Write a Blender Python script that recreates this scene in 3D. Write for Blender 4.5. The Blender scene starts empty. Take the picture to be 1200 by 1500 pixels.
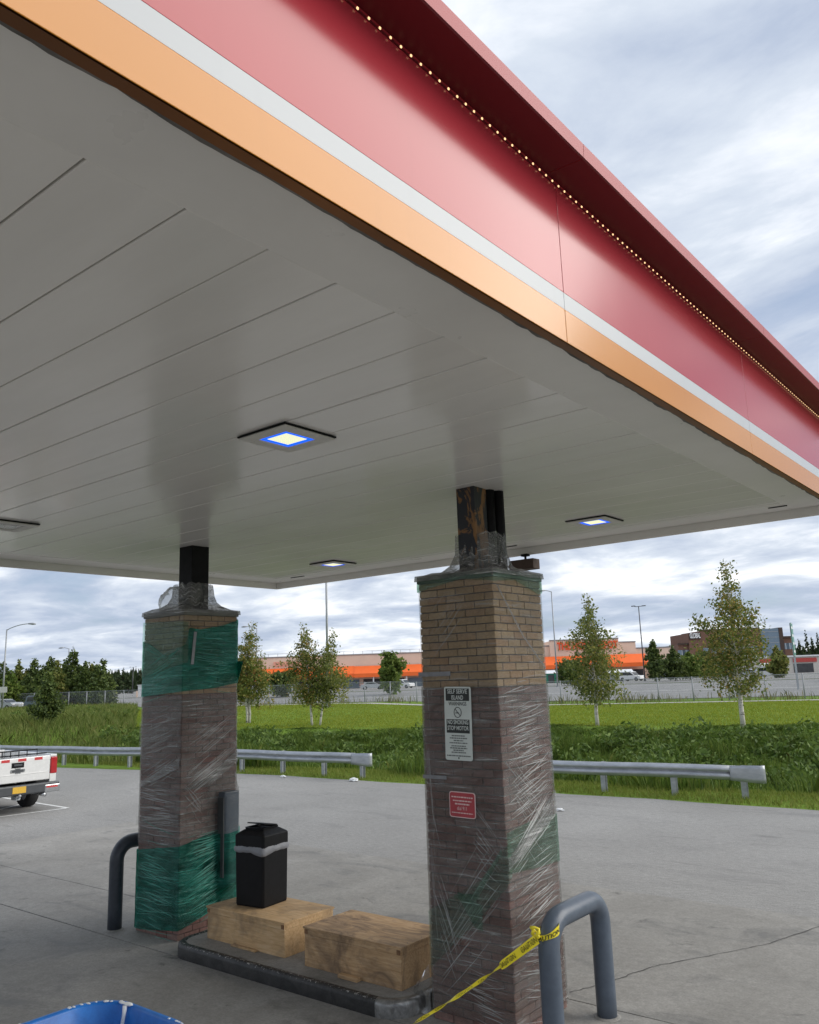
import bpy, bmesh, math, random
import numpy as np
from mathutils import Vector, Matrix, noise as mnoise

random.seed(7); rng = np.random.default_rng(7)
C = bpy.context.scene.collection
S = bpy.context.scene
R = math.radians
PI = math.pi

# ------------------------------------------------------------------ camera
CAM_H = 2.82
FPX = 1209.61                              # focal length in pixels of the 1200 x 1500 frame
YAW, PITCH, ROLL = R(-38.643), R(11.426), R(-1.957)
_f = Vector((math.sin(YAW)*math.cos(PITCH), math.cos(YAW)*math.cos(PITCH), math.sin(PITCH)))
_r = Vector((math.cos(YAW), -math.sin(YAW), 0)); _u = _r.cross(_f)
_r2 = _r*math.cos(ROLL) + _u*math.sin(ROLL); _u2 = -_r*math.sin(ROLL) + _u*math.cos(ROLL)
cd = bpy.data.cameras.new('camera'); cam = bpy.data.objects.new('camera', cd); C.objects.link(cam)
cam.matrix_world = Matrix(((_r2.x, _u2.x, -_f.x, 0), (_r2.y, _u2.y, -_f.y, 0), (_r2.z, _u2.z, -_f.z, CAM_H), (0, 0, 0, 1)))
cd.sensor_fit = 'VERTICAL'; cd.sensor_height = 24.0; cd.lens = FPX/1500*24.0
cd.clip_start = 0.05; cd.clip_end = 4000
S.camera = cam

# ------------------------------------------------------------------ sky, sun, exposure
SUN_DIR = Vector((0.648, 0.55, 0.524)).normalized()      # towards the bright patch in the clouds
elev = math.asin(SUN_DIR.z); azim = math.atan2(SUN_DIR.x, SUN_DIR.y)
W = bpy.data.worlds.new('World'); S.world = W; W.use_nodes = True
nt = W.node_tree; nt.nodes.clear()
def wn(t, **k):
    n = nt.nodes.new(t)
    for a, b in k.items(): setattr(n, a, b)
    return n
def wl(a, b): nt.links.new(a, b)
wo = wn('ShaderNodeOutputWorld'); wb = wn('ShaderNodeBackground'); wl(wb.outputs[0], wo.inputs[0])
sky = wn('ShaderNodeTexSky', sky_type='NISHITA', sun_disc=False, sun_elevation=elev, sun_rotation=azim)
tc = wn('ShaderNodeTexCoord'); sx = wn('ShaderNodeSeparateXYZ'); wl(tc.outputs['Generated'], sx.inputs[0])
def wmath(op, a, b=None, clamp=False):
    m = wn('ShaderNodeMath', operation=op, use_clamp=clamp)
    for i, v in enumerate((a, b)):
        if v is None: continue
        if isinstance(v, (int, float)): m.inputs[i].default_value = v
        else: wl(v, m.inputs[i])
    return m.outputs[0]
zz = wmath('ADD', wmath('MAXIMUM', sx.outputs[2], 0.0), 0.13)
cx = wmath('DIVIDE', sx.outputs[0], zz); cy = wmath('DIVIDE', sx.outputs[1], zz)
cmb = wn('ShaderNodeCombineXYZ'); wl(cx, cmb.inputs[0]); wl(cy, cmb.inputs[1])
def wnoise(scale, detail, rough, dist, w=0.0):
    mp = wn('ShaderNodeMapping'); wl(cmb.outputs[0], mp.inputs[0]); mp.inputs['Location'].default_value = (w, w*1.7, 0)
    mp.inputs['Rotation'].default_value = (0, 0, R(30)); mp.inputs['Scale'].default_value = (1.0, 1.12, 1)
    n = wn('ShaderNodeTexNoise'); wl(mp.outputs[0], n.inputs[0])
    n.inputs['Scale'].default_value = scale; n.inputs['Detail'].default_value = detail
    n.inputs['Roughness'].default_value = rough; n.inputs['Distortion'].default_value = dist
    return n.outputs[0]
def wramp(fac, stops):
    r = wn('ShaderNodeValToRGB'); wl(fac, r.inputs[0]); e = r.color_ramp.elements
    while len(e) < len(stops): e.new(0.5)
    for el, (p, c) in zip(e, stops): el.position = p; el.color = (*c, 1)
    return r.outputs[0]
n1 = wnoise(0.85, 9, 0.55, 0.35, 3.1); n2 = wnoise(2.6, 9, 0.62, 0.4, 9.0)
mixn = wmath('ADD', wmath('MULTIPLY', n1, 0.80), wmath('MULTIPLY', n2, 0.20))
cloud_col = wramp(mixn, [(0.36, (0.20, 0.25, 0.345)), (0.45, (0.29, 0.335, 0.42)), (0.52, (0.41, 0.45, 0.51)), (0.575, (0.58, 0.60, 0.635)), (0.64, (0.86, 0.87, 0.88))])
mixs = wn('ShaderNodeMix', data_type='RGBA')
skm = wn('ShaderNodeMix', data_type='RGBA', blend_type='MULTIPLY'); skm.inputs[0].default_value = 1
wl(sky.outputs[0], skm.inputs[6]); skm.inputs[7].default_value = (0.10, 0.10, 0.10, 1)     # sky at strength 0.10
cover = wn('ShaderNodeMapRange'); wl(n1, cover.inputs[0]); cover.inputs[1].default_value = 0.30; cover.inputs[2].default_value = 0.46
cover.inputs[3].default_value = 0.72; cover.inputs[4].default_value = 1.0
wl(cover.outputs[0], mixs.inputs[0]); wl(skm.outputs[2], mixs.inputs[6]); wl(cloud_col, mixs.inputs[7])
wl(mixs.outputs[2], wb.inputs[0]); wb.inputs[1].default_value = 1.0
sl = bpy.data.lights.new('sun', 'SUN'); sl.energy = 1.35; sl.angle = R(45); sl.color = (1.0, 0.95, 0.87)
so = bpy.data.objects.new('sun', sl); C.objects.link(so); so.location = (30, 30, 40)
so.rotation_euler = (-SUN_DIR).to_track_quat('-Z', 'Y').to_euler()
S.view_settings.view_transform = 'Standard'; S.view_settings.look = 'None'
S.view_settings.exposure = 0.84; S.view_settings.gamma = 1.0; S.view_settings.use_curve_mapping = False
S.render.engine = 'CYCLES'; S.cycles.use_denoising = True; S.cycles.transparent_max_bounces = 24
S.cycles.max_bounces = 8; S.cycles.sample_clamp_indirect = 6

# ------------------------------------------------------------------ materials
MATS = {}
class NB:
    """small node builder"""
    def __init__(s, name):
        s.m = bpy.data.materials.new(name); s.m.use_nodes = True; s.t = s.m.node_tree; s.t.nodes.clear()
        s.out = s.n('ShaderNodeOutputMaterial'); MATS[name] = s.m
    def n(s, t, **k):
        n = s.t.nodes.new(t)
        for a, b in k.items(): setattr(n, a, b)
        return n
    def l(s, a, b): s.t.links.new(a, b)
    def set(s, inp, v):
        if hasattr(v, 'is_linked') or hasattr(v, 'links'): s.l(v, inp)
        elif isinstance(v, (tuple, list)) and len(v) == 3 and inp.type == 'RGBA': inp.default_value = (*v, 1)
        else: inp.default_value = v
    def coord(s, kind='Object', scale=(1, 1, 1), rot=(0, 0, 0), loc=(0, 0, 0)):
        if kind == 'World': src = s.n('ShaderNodeNewGeometry').outputs['Position']
        elif kind == 'UV': src = s.n('ShaderNodeTexCoord').outputs['UV']
        else: src = s.n('ShaderNodeTexCoord').outputs[kind]
        mp = s.n('ShaderNodeMapping'); s.l(src, mp.inputs[0])
        mp.inputs['Scale'].default_value = scale; mp.inputs['Rotation'].default_value = rot; mp.inputs['Location'].default_value = loc
        return mp.outputs[0]
    def noise(s, vec, scale=5, detail=4, rough=0.55, dist=0.0):
        n = s.n('ShaderNodeTexNoise'); s.l(vec, n.inputs[0])
        n.inputs['Scale'].default_value = scale; n.inputs['Detail'].default_value = detail
        n.inputs['Roughness'].default_value = rough; n.inputs['Distortion'].default_value = dist
        return n.outputs[0]
    def ramp(s, fac, stops, interp='LINEAR'):
        r = s.n('ShaderNodeValToRGB'); s.l(fac, r.inputs[0]); e = r.color_ramp.elements; r.color_ramp.interpolation = interp
        while len(e) < len(stops): e.new(0.5)
        for el, (p, c) in zip(e, stops):
            el.position = p; el.color = (*c, 1) if isinstance(c, (tuple, list)) else (c, c, c, 1)
        return r.outputs[0]
    def math(s, op, a, b=None, clamp=False):
        m = s.n('ShaderNodeMath', operation=op, use_clamp=clamp); s.set(m.inputs[0], a)
        if b is not None: s.set(m.inputs[1], b)
        return m.outputs[0]
    def mix(s, fac, a, b, blend='MIX'):
        m = s.n('ShaderNodeMix', data_type='RGBA', blend_type=blend)
        s.set(m.inputs[0], fac); s.set(m.inputs[6], a); s.set(m.inputs[7], b); return m.outputs[2]
    def bump(s, h, strength=0.3, dist=0.01):
        b = s.n('ShaderNodeBump'); s.l(h, b.inputs['Height']); b.inputs['Strength'].default_value = strength
        b.inputs['Distance'].default_value = dist; return b.outputs[0]
    def bsdf(s, color, rough=0.6, metal=0.0, normal=None, spec=0.5, coat=0.0, emis=None, estr=0.0):
        b = s.n('ShaderNodeBsdfPrincipled'); s.set(b.inputs['Base Color'], color); s.set(b.inputs['Roughness'], rough)
        s.set(b.inputs['Metallic'], metal); b.inputs['Specular IOR Level'].default_value = spec
        b.inputs['Coat Weight'].default_value = coat
        if normal is not None: s.l(normal, b.inputs['Normal'])
        if emis is not None: s.set(b.inputs['Emission Color'], emis); b.inputs['Emission Strength'].default_value = estr
        return b.outputs[0]
    def done(s, shader): s.l(shader, s.out.inputs['Surface']); return s.m

def plain(name, col, rough=0.6, metal=0.0, var=0.12, scale=6.0, bump=0.0, coat=0.0, spec=0.5):
    b = NB(name); v = b.coord('World')
    n = b.noise(v, scale, 5, 0.6)
    lo = tuple(c*(1-var) for c in col); hi = tuple(min(1, c*(1+var)) for c in col)
    c = b.ramp(n, [(0.3, lo), (0.7, hi)])
    r = b.ramp(b.noise(v, scale*2.3, 4), [(0.3, max(0, rough-0.07)), (0.7, min(1, rough+0.07))])
    nm = b.bump(b.noise(v, scale*8, 3), bump, 0.01) if bump else None
    return b.done(b.bsdf(c, r, metal, nm, spec, coat))
def emit(name, col, strength):
    b = NB(name); e = b.n('ShaderNodeEmission'); b.set(e.inputs[0], col); e.inputs[1].default_value = strength
    return b.done(e.outputs[0])

# asphalt: worn pale grey, tyre-dark streaks, specks
b = NB('asphalt'); v = b.coord('World')
big = b.noise(v, 0.22, 5, 0.6, 0.5); mid = b.noise(b.coord('World', (0.5, 1.6, 1), (0, 0, R(12))), 0.9, 6, 0.6, 0.4)
fine = b.noise(v, 60, 3, 0.7); vf = b.noise(v, 220, 2, 0.6)
c = b.ramp(big, [(0.3, (0.25, 0.244, 0.231)), (0.7, (0.325, 0.318, 0.302))])
c = b.mix(b.ramp(mid, [(0.30, 0.5), (0.45, 0.0)]), c, (0.19, 0.187, 0.182))
c = b.mix(0.75, c, b.ramp(fine, [(0.3, (0.5,)*3), (0.7, (1.4,)*3)]), 'MULTIPLY')
c = b.mix(0.7, c, b.ramp(b.noise(b.coord('World', (0.6, 1.6, 1)), 13, 6, 0.75), [(0.3, (0.66,)*3), (0.7, (1.3,)*3)]), 'MULTIPLY')
pat = b.noise(b.coord('World', (0.35, 2.2, 1), (0, 0, R(-6)), (3, 1, 0)), 1.4, 6, 0.62, 0.8)
c = b.mix(b.ramp(pat, [(0.60, 0.0), (0.72, 0.55)]), c, (0.15, 0.147, 0.142))
c = b.mix(0.3, c, b.ramp(vf, [(0.35, (0.5,)*3), (0.65, (1.5,)*3)]), 'MULTIPLY')
b.done(b.bsdf(c, 0.88, 0, b.bump(fine, 0.35, 0.01), 0.25))
# concrete: slab grey with oil stains
b = NB('concrete'); v = b.coord('World')
big = b.noise(v, 0.55, 6, 0.62, 0.8); st = b.noise(b.coord('World', (0.8, 1.5, 1)), 0.9, 7, 0.65, 1.2); fine = b.noise(v, 45, 4, 0.7); spots = b.noise(v, 3.2, 5, 0.6, 0.6)
c = b.ramp(big, [(0.28, (0.22, 0.21, 0.19)), (0.72, (0.335, 0.322, 0.297))])
c = b.mix(b.ramp(st, [(0.33, 0.6), (0.47, 0.0)]), c, (0.10, 0.096, 0.087))
c = b.mix(0.5, c, b.ramp(b.noise(v, 14, 5, 0.7), [(0.3, (0.75,)*3), (0.7, (1.22,)*3)]), 'MULTIPLY')
c = b.mix(b.ramp(spots, [(0.26, 0.7), (0.36, 0.0)]), c, (0.06, 0.058, 0.055))
c = b.mix(0.5, c, b.ramp(fine, [(0.3, (0.65,)*3), (0.7, (1.3,)*3)]), 'MULTIPLY')
b.done(b.bsdf(c, b.ramp(st, [(0.3, 0.55), (0.5, 0.85)]), 0, b.bump(fine, 0.25, 0.008), 0.3))
plain('joint_dark', (0.07, 0.068, 0.064), 0.95)
plain('road', (0.25, 0.245, 0.24), 0.9, var=0.15, scale=0.7)
plain('sidewalk', (0.42, 0.40, 0.37), 0.9, scale=2)
plain('road_paint', (0.72, 0.72, 0.70), 0.7, var=0.25, scale=9)
# soil / turf sheet below the grass
b = NB('turf'); v = b.coord('World')
n = b.noise(v, 0.35, 5, 0.6); n2 = b.noise(v, 5, 5, 0.7); strp = b.noise(b.coord('World', (0.12, 1.2, 1), (0, 0, R(-14.5))), 0.8, 3, 0.5)
c = b.ramp(n, [(0.3, (0.11, 0.185, 0.022)), (0.7, (0.17, 0.255, 0.04))])
c = b.mix(0.6, c, b.ramp(n2, [(0.3, (0.55,)*3), (0.7, (1.4,)*3)]), 'MULTIPLY')
c = b.mix(0.5, c, b.ramp(strp, [(0.4, (0.75,)*3), (0.6, (1.2,)*3)]), 'MULTIPLY')
b.done(b.bsdf(c, 0.95, 0, b.bump(n2, 0.8, 0.08), 0.1))

def leafmat(name, stops, trans=0.35, nscale=0.5, rough=0.6):
    b = NB(name); g = b.n('ShaderNodeNewGeometry'); v = b.coord('World')
    f = b.math('ADD', b.math('MULTIPLY', g.outputs['Random Per Island'], 0.55), b.math('MULTIPLY', b.noise(v, nscale, 3, 0.6), 0.45))
    c = b.ramp(f, stops)
    p = b.bsdf(c, rough, 0, None, 0.3)
    t = b.n('ShaderNodeBsdfTranslucent'); b.l(c, t.inputs[0])
    mx = b.n('ShaderNodeMixShader'); mx.inputs[0].default_value = trans; b.l(p, mx.inputs[1]); b.l(t.outputs[0], mx.inputs[2])
    return b.done(mx.outputs[0])
leafmat('birch_leaf', [(0.2, (0.087, 0.124, 0.026)), (0.5, (0.193, 0.233, 0.053)), (0.68, (0.333, 0.283, 0.075)), (0.85, (0.456, 0.283, 0.094))], 0.4, 0.6)
leafmat('birch_leaf_green', [(0.2, (0.085, 0.116, 0.030)), (0.55, (0.228, 0.262, 0.067)), (0.85, (0.400, 0.337, 0.102))], 0.45, 0.6)
leafmat('dark_leaf', [(0.2, (0.045, 0.072, 0.022)), (0.5, (0.101, 0.147, 0.037)), (0.85, (0.202, 0.240, 0.056))], 0.3, 0.15)
leafmat('light_leaf', [(0.2, (0.069, 0.115, 0.023)), (0.5, (0.149, 0.218, 0.040)), (0.85, (0.253, 0.299, 0.069))], 0.4, 0.3)
leafmat('needle', [(0.2, (0.023, 0.042, 0.018)), (0.55, (0.046, 0.072, 0.026)), (0.85, (0.091, 0.111, 0.039))], 0.2, 0.2)
leafmat('bank_grass', [(0.15, (0.049, 0.086, 0.015)), (0.5, (0.105, 0.175, 0.025)), (0.72, (0.175, 0.244, 0.041)), (0.9, (0.307, 0.279, 0.098))], 0.35, 0.35)
leafmat('field_grass', [(0.15, (0.081, 0.125, 0.021)), (0.45, (0.150, 0.200, 0.041)), (0.7, (0.226, 0.246, 0.070)), (0.9, (0.323, 0.309, 0.117))], 0.35, 0.22)
leafmat('lawn_grass', [(0.15, (0.171, 0.222, 0.022)), (0.5, (0.261, 0.318, 0.030)), (0.85, (0.360, 0.371, 0.061))], 0.4, 0.25)
leafmat('verge_grass', [(0.15, (0.120, 0.168, 0.024)), (0.5, (0.204, 0.258, 0.042)), (0.8, (0.300, 0.312, 0.084)), (0.95, (0.432, 0.372, 0.156))], 0.4, 0.6)
leafmat('bank_leaf', [(0.15, (0.045, 0.083, 0.015)), (0.5, (0.105, 0.173, 0.030)), (0.8, (0.195, 0.270, 0.060)), (0.95, (0.360, 0.330, 0.120))], 0.3, 0.5)
leafmat('weed', [(0.2, (0.078, 0.098, 0.026)), (0.5, (0.169, 0.169, 0.052)), (0.8, (0.312, 0.260, 0.117))], 0.3, 0.3)
b = NB('birch_bark'); v = b.coord('Object', (1, 1, 5)); n = b.noise(v, 2.2, 5, 0.7)
b.done(b.bsdf(b.ramp(n, [(0.36, (0.07, 0.06, 0.05)), (0.46, (0.62, 0.58, 0.52)), (0.8, (0.75, 0.72, 0.66))]), 0.8, 0, b.bump(n, 0.3, 0.02)))
plain('bark', (0.13, 0.10, 0.075), 0.9, var=0.3, scale=8, bump=0.4)

# canopy
b = NB('ceiling_panel'); v = b.coord('World'); n = b.noise(b.coord('World', (0.4, 2, 1)), 1.3, 5, 0.6); n2 = b.noise(v, 0.8, 3)
c = b.ramp(n, [(0.3, (0.78, 0.755, 0.715)), (0.7, (0.85, 0.825, 0.785))])
b.done(b.bsdf(c, b.ramp(n2, [(0.3, 0.14), (0.7, 0.22)]), 0, b.bump(b.noise(b.coord('World', (0.5, 1.0, 1)), 3, 3), 0.05, 0.02), 0.5))
plain('ceiling_trim', (0.80, 0.775, 0.735), 0.34, var=0.05, scale=1.2)
plain('deck_dark', (0.03, 0.028, 0.026), 0.9)
plain('deck_grey', (0.14, 0.13, 0.12), 0.8, var=0.5, scale=5, bump=0.3)
def gloss(name, col, rough=0.15, var=0.03, coat=0.0, spec=0.34):
    b = NB(name); v = b.coord('World'); n = b.noise(v, 0.9, 4)
    c = b.ramp(n, [(0.3, tuple(x*(1-var) for x in col)), (0.7, tuple(min(1, x*(1+var)) for x in col))])
    d = b.noise(b.coord('World', (1, 1.5, 0.25)), 5, 4, 0.6)
    c = b.mix(b.ramp(d, [(0.58, 0.0), (0.8, 0.16)]), c, tuple(x*0.75 for x in col))
    return b.done(b.bsdf(c, b.ramp(n, [(0.3, rough), (0.75, rough+0.03)]), 0, b.bump(b.noise(v, 1.1, 1), 0.03, 0.05), spec, coat=coat))
gloss('fascia_red', (0.43, 0.038, 0.052)); gloss('fascia_orange', (0.60, 0.235, 0.028)); gloss('fascia_white', (0.50, 0.52, 0.535), 0.3)
gloss('return_brown', (0.20, 0.075, 0.02), 0.4, 0.3); gloss('eyebrow_shaded', (0.13, 0.009, 0.014), 0.45, 0.03, 0.0, 0.3); gloss('eyebrow_red', (0.36, 0.02, 0.028), 0.42, 0.03, 0.0, 0.4)  # eyebrow underside gets a darker red, its shade put into the colour
emit('led_warm', (1.0, 0.62, 0.32), 0.9); emit('led_white', (1.0, 0.95, 0.55), 0.62); emit('halo_blue', (0.01, 0.11, 0.95), 0.85)  # the blue one paints the colour halo round the lamps as glow
plain('lens_grey', (0.45, 0.45, 0.43), 0.25); plain('fixture_white', (0.62, 0.60, 0.56), 0.45, var=0.05)
plain('black_metal', (0.006, 0.006, 0.007), 0.6, var=0.3, scale=4, spec=0.2)
b = NB('peeling_black'); n = b.noise(b.coord('World', (3, 3, 1.4)), 2.2, 7, 0.68, 0.8)
zc = b.n('ShaderNodeSeparateXYZ'); b.l(b.n('ShaderNodeNewGeometry').outputs['Position'], zc.inputs[0])
b.done(b.bsdf(b.ramp(n, [(0.50, (0.016, 0.017, 0.024)), (0.535, (0.21, 0.10, 0.032)), (0.7, (0.30, 0.15, 0.05))]), 0.5, 0, b.bump(n, 0.4, 0.01)))
# bricks
def brickmat(name, stops):
    b = NB(name); oi = b.n('ShaderNodeObjectInfo'); g = b.n('ShaderNodeNewGeometry'); v = b.coord('World')
    f = b.math('FRACT', b.math('ADD', oi.outputs['Random'], g.outputs['Random Per Island']))
    c = b.ramp(f, stops); n = b.noise(v, 38, 5, 0.7); n2 = b.noise(v, 2.0, 4, 0.6)
    c = b.mix(0.7, c, b.ramp(n, [(0.3, (0.7,)*3), (0.7, (1.25,)*3)]), 'MULTIPLY')
    c = b.mix(0.6, c, b.ramp(n2, [(0.3, (0.75,)*3), (0.7, (1.2,)*3)]), 'MULTIPLY')
    return b.done(b.bsdf(c, 0.9, 0, b.bump(n, 0.5, 0.006), 0.2))
brickmat('brick_tan', [(0.0, (0.36, 0.255, 0.15)), (0.5, (0.43, 0.32, 0.20)), (0.8, (0.38, 0.25, 0.15)), (1.0, (0.47, 0.36, 0.24))])
brickmat('brick_red', [(0.0, (0.20, 0.11, 0.095)), (0.5, (0.255, 0.155, 0.135)), (0.75, (0.215, 0.145, 0.125)), (1.0, (0.27, 0.125, 0.105))])
plain('mortar', (0.13, 0.12, 0.11), 0.95, var=0.2, scale=30, bump=0.3)
plain('cap_metal', (0.14, 0.14, 0.12), 0.5, var=0.25)
# stretch film: clear or tinted, with creases that catch light
def film(name, tint, haze_col, haze, streak, ang=12.0, gl=0.35):
    b = NB(name)
    uv1 = b.coord('UV', (1.6, 46, 1), (0, 0, R(ang))); uv2 = b.coord('UV', (2.4, 75, 1), (0, 0, R(-ang*1.5-7))); uv3 = b.coord('UV', (0.8, 10, 1), (0, 0, R(ang*2.2)))
    s1 = b.noise(uv1, 1.0, 5, 0.62, 0.5); s2 = b.noise(uv2, 0.8, 4, 0.6, 0.6); s3 = b.noise(uv3, 1.0, 5, 0.6, 0.7)
    blot = b.noise(b.coord('UV', (1.1, 2.6, 1), (0, 0, R(ang))), 1.7, 4, 0.6, 0.8)
    line = b.math('MAXIMUM', b.ramp(s1, [(0.57, 0.0), (0.66, 1.0)]), b.math('MULTIPLY', b.ramp(s2, [(0.60, 0.0), (0.68, 1.0)]), 0.8))
    line = b.math('MULTIPLY', line, b.ramp(blot, [(0.40, 0.05), (0.58, 1.0)]))
    hz = b.math('ADD', b.math('MULTIPLY', b.ramp(blot, [(0.38, 0.25), (0.60, 1.0)]), haze), b.math('MULTIPLY', line, streak), clamp=True)
    h = b.math('ADD', b.math('MULTIPLY', s1, 0.7), b.math('ADD', b.math('MULTIPLY', s2, 0.4), b.math('MULTIPLY', s3, 1.3)))
    nm = b.bump(h, 1.0, 0.035)
    tr = b.n('ShaderNodeBsdfTransparent'); b.set(tr.inputs[0], tint)
    df = b.n('ShaderNodeBsdfDiffuse'); b.set(df.inputs[0], haze_col); b.l(nm, df.inputs['Normal'])
    m1 = b.n('ShaderNodeMixShader'); b.l(hz, m1.inputs[0]); b.l(tr.outputs[0], m1.inputs[1]); b.l(df.outputs[0], m1.inputs[2])
    gs = b.n('ShaderNodeBsdfGlossy'); gs.inputs['Roughness'].default_value = 0.14; b.l(nm, gs.inputs['Normal']); b.set(gs.inputs[0], tuple(0.45+0.55*x for x in haze_col))
    fr = b.n('ShaderNodeFresnel'); fr.inputs[0].default_value = 1.5; b.l(nm, fr.inputs['Normal'])
    gf = b.math('ADD', b.math('MULTIPLY', fr.outputs[0], gl*2.4), b.math('MULTIPLY', line, gl*0.55), clamp=True)
    m2 = b.n('ShaderNodeMixShader'); b.l(gf, m2.inputs[0]); b.l(m1.outputs[0], m2.inputs[1]); b.l(gs.outputs[0], m2.inputs[2])
    return b.done(m2.outputs[0])
film('film_clear', (0.98, 0.98, 0.97), (0.66, 0.66, 0.64), 0.05, 0.34, 12, 0.17)
film('film_grey', (0.93, 0.92, 0.91), (0.62, 0.62, 0.60), 0.15, 0.50, -10, 0.16)
film('film_green', (0.17, 0.62, 0.50), (0.05, 0.46, 0.35), 0.30, 0.40, 9, 0.40)
film('film_green_thin', (0.70, 0.86, 0.76), (0.44, 0.58, 0.50), 0.16, 0.40, 20, 0.18)
film('film_green_faint', (0.84, 0.93, 0.87), (0.46, 0.58, 0.50), 0.07, 0.35, 25, 0.16)
for nm_, cc_ in (('film_crease', (0.72, 0.72, 0.70)), ('film_crease_green', (0.10, 0.52, 0.40))):
    b = NB(nm_); tr = b.n('ShaderNodeBsdfTransparent'); b.set(tr.inputs[0], tuple(0.6+0.4*x for x in cc_)); mx = b.n('ShaderNodeMixShader'); mx.inputs[0].default_value = 0.5
    b.l(tr.outputs[0], mx.inputs[1]); b.l(b.bsdf(cc_, 0.22, 0, None, 1.0), mx.inputs[2]); b.done(mx.outputs[0])
film('film_white', (0.86, 0.86, 0.85), (0.74, 0.74, 0.72), 0.24, 0.6, 40, 0.30)
plain('duct_tape', (0.22, 0.22, 0.23), 0.45, var=0.15, scale=20)
# wood
b = NB('plywood'); v = b.coord('Object'); g1 = b.noise(b.coord('Object', (2.2, 22, 22)), 2.0, 6, 0.62, 0.8); kn = b.noise(v, 3.0, 5, 0.6, 1.5); dirt = b.noise(v, 1.7, 6, 0.65, 0.6)
c = b.ramp(g1, [(0.3, (0.46, 0.29, 0.135)), (0.5, (0.60, 0.40, 0.21)), (0.7, (0.68, 0.49, 0.29))])
c = b.mix(b.ramp(kn, [(0.27, 0.85), (0.34, 0.0)]), c, (0.16, 0.075, 0.03))
c = b.mix(b.ramp(dirt, [(0.33, 0.75), (0.52, 0.0)]), c, (0.20, 0.145, 0.095))
b.done(b.bsdf(c, 0.75, 0, b.bump(g1, 0.25, 0.01), 0.3))
b = NB('plywood_worn'); v = b.coord('Object'); g1 = b.noise(b.coord('Object', (2.2, 24, 24)), 2.2, 6, 0.62, 0.8); dirt = b.noise(b.coord('Object', (1.0, 2.6, 1)), 2.3, 7, 0.68, 1.0)
c = b.ramp(g1, [(0.3, (0.38, 0.235, 0.115)), (0.5, (0.51, 0.335, 0.18)), (0.7, (0.60, 0.42, 0.25))])
c = b.mix(b.ramp(dirt, [(0.36, 0.85), (0.56, 0.0)]), c, (0.17, 0.115, 0.075))
b.done(b.bsdf(c, 0.75, 0, b.bump(g1, 0.25, 0.01), 0.3))
plain('edge_wood', (0.20, 0.105, 0.05), 0.8, var=0.4, scale=12)
b = NB('kerb_black'); v = b.coord('World'); n = b.noise(v, 7, 6, 0.7, 0.5)
n2 = b.noise(v, 38, 6, 0.75); zs = b.n('ShaderNodeSeparateXYZ'); b.l(b.n('ShaderNodeNewGeometry').outputs['Position'], zs.inputs[0])
chip = b.ramp(b.math('ADD', n2, b.ramp(zs.outputs[2], [(0.125, 0.0), (0.148, 0.14)])), [(0.715, 0.0), (0.74, 1.0)])
b.done(b.bsdf(b.mix(chip, b.ramp(n, [(0.4, (0.012, 0.012, 0.012)), (0.7, (0.045, 0.044, 0.042))]), (0.45, 0.44, 0.42)), 0.5, 0, b.bump(n2, 0.4, 0.01)))
b = NB('kerb_steel'); v = b.coord('World'); n = b.noise(v, 9, 6, 0.7, 0.4)
b.done(b.bsdf(b.ramp(n, [(0.35, (0.13, 0.13, 0.13)), (0.6, (0.36, 0.36, 0.35))]), 0.38, 0.7, b.bump(n, 0.25, 0.01)))
plain('bin_black', (0.006, 0.006, 0.007), 0.5, var=0.3, scale=8, spec=0.22)
b = NB('bag_clear'); tr = b.n('ShaderNodeBsdfTransparent'); b.set(tr.inputs[0], (0.8, 0.8, 0.82)); mx = b.n('ShaderNodeMixShader'); mx.inputs[0].default_value = 0.62
v = b.coord('World'); b.l(tr.outputs[0], mx.inputs[1]); b.l(b.bsdf((0.42, 0.43, 0.46), 0.36, 0, b.bump(b.noise(v, 45, 4, 0.6), 0.6, 0.01), 0.5), mx.inputs[2]); b.done(mx.outputs[0])
b = NB('bollard_grey'); v = b.coord('World'); n = b.noise(v, 14, 6, 0.7)
b.done(b.bsdf(b.ramp(n, [(0.3, (0.075, 0.095, 0.125)), (0.72, (0.10, 0.125, 0.16))]), b.ramp(n, [(0.3, 0.30), (0.7, 0.42)]), 0, b.bump(n, 0.08, 0.01), 0.5))
b = NB('bollard_dark'); v = b.coord('World'); n = b.noise(v, 14, 6, 0.7)
b.done(b.bsdf(b.ramp(n, [(0.3, (0.028, 0.034, 0.045)), (0.72, (0.045, 0.055, 0.07))]), 0.42, 0, b.bump(n, 0.08, 0.01), 0.5))
plain('tape_yellow', (0.82, 0.68, 0.03), 0.35, var=0.08); plain('print_black', (0.012, 0.012, 0.012), 0.6)
plain('sign_white', (0.62, 0.66, 0.62), 0.5, var=0.06); plain('sign_black', (0.02, 0.024, 0.022), 0.5); plain('sign_grey_print', (0.13, 0.14, 0.135), 0.6)
plain('sign_red', (0.42, 0.05, 0.06), 0.5); plain('sign_pink_print', (0.75, 0.55, 0.53), 0.6)
b = NB('blue_plastic'); v = b.coord('World'); n = b.noise(v, 7, 6, 0.7, 0.6)
b.done(b.bsdf(b.ramp(n, [(0.3, (0.012, 0.13, 0.45)), (0.62, (0.02, 0.20, 0.62)), (0.8, (0.10, 0.30, 0.68))]), 0.38, 0, b.bump(n, 0.06, 0.01)))
plain('paint_white', (0.80, 0.81, 0.80), 0.5, var=0.08, scale=20, bump=0.3)
b = NB('galvanised'); v = b.coord('World'); n = b.noise(b.coord('World', (1, 1, 3)), 2.5, 6, 0.65)
b.done(b.bsdf(b.ramp(n, [(0.3, (0.32, 0.34, 0.36)), (0.7, (0.50, 0.52, 0.54))]), b.ramp(n, [(0.3, 0.50), (0.7, 0.38)]), 0.45, b.bump(n, 0.08, 0.02)))
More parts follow.
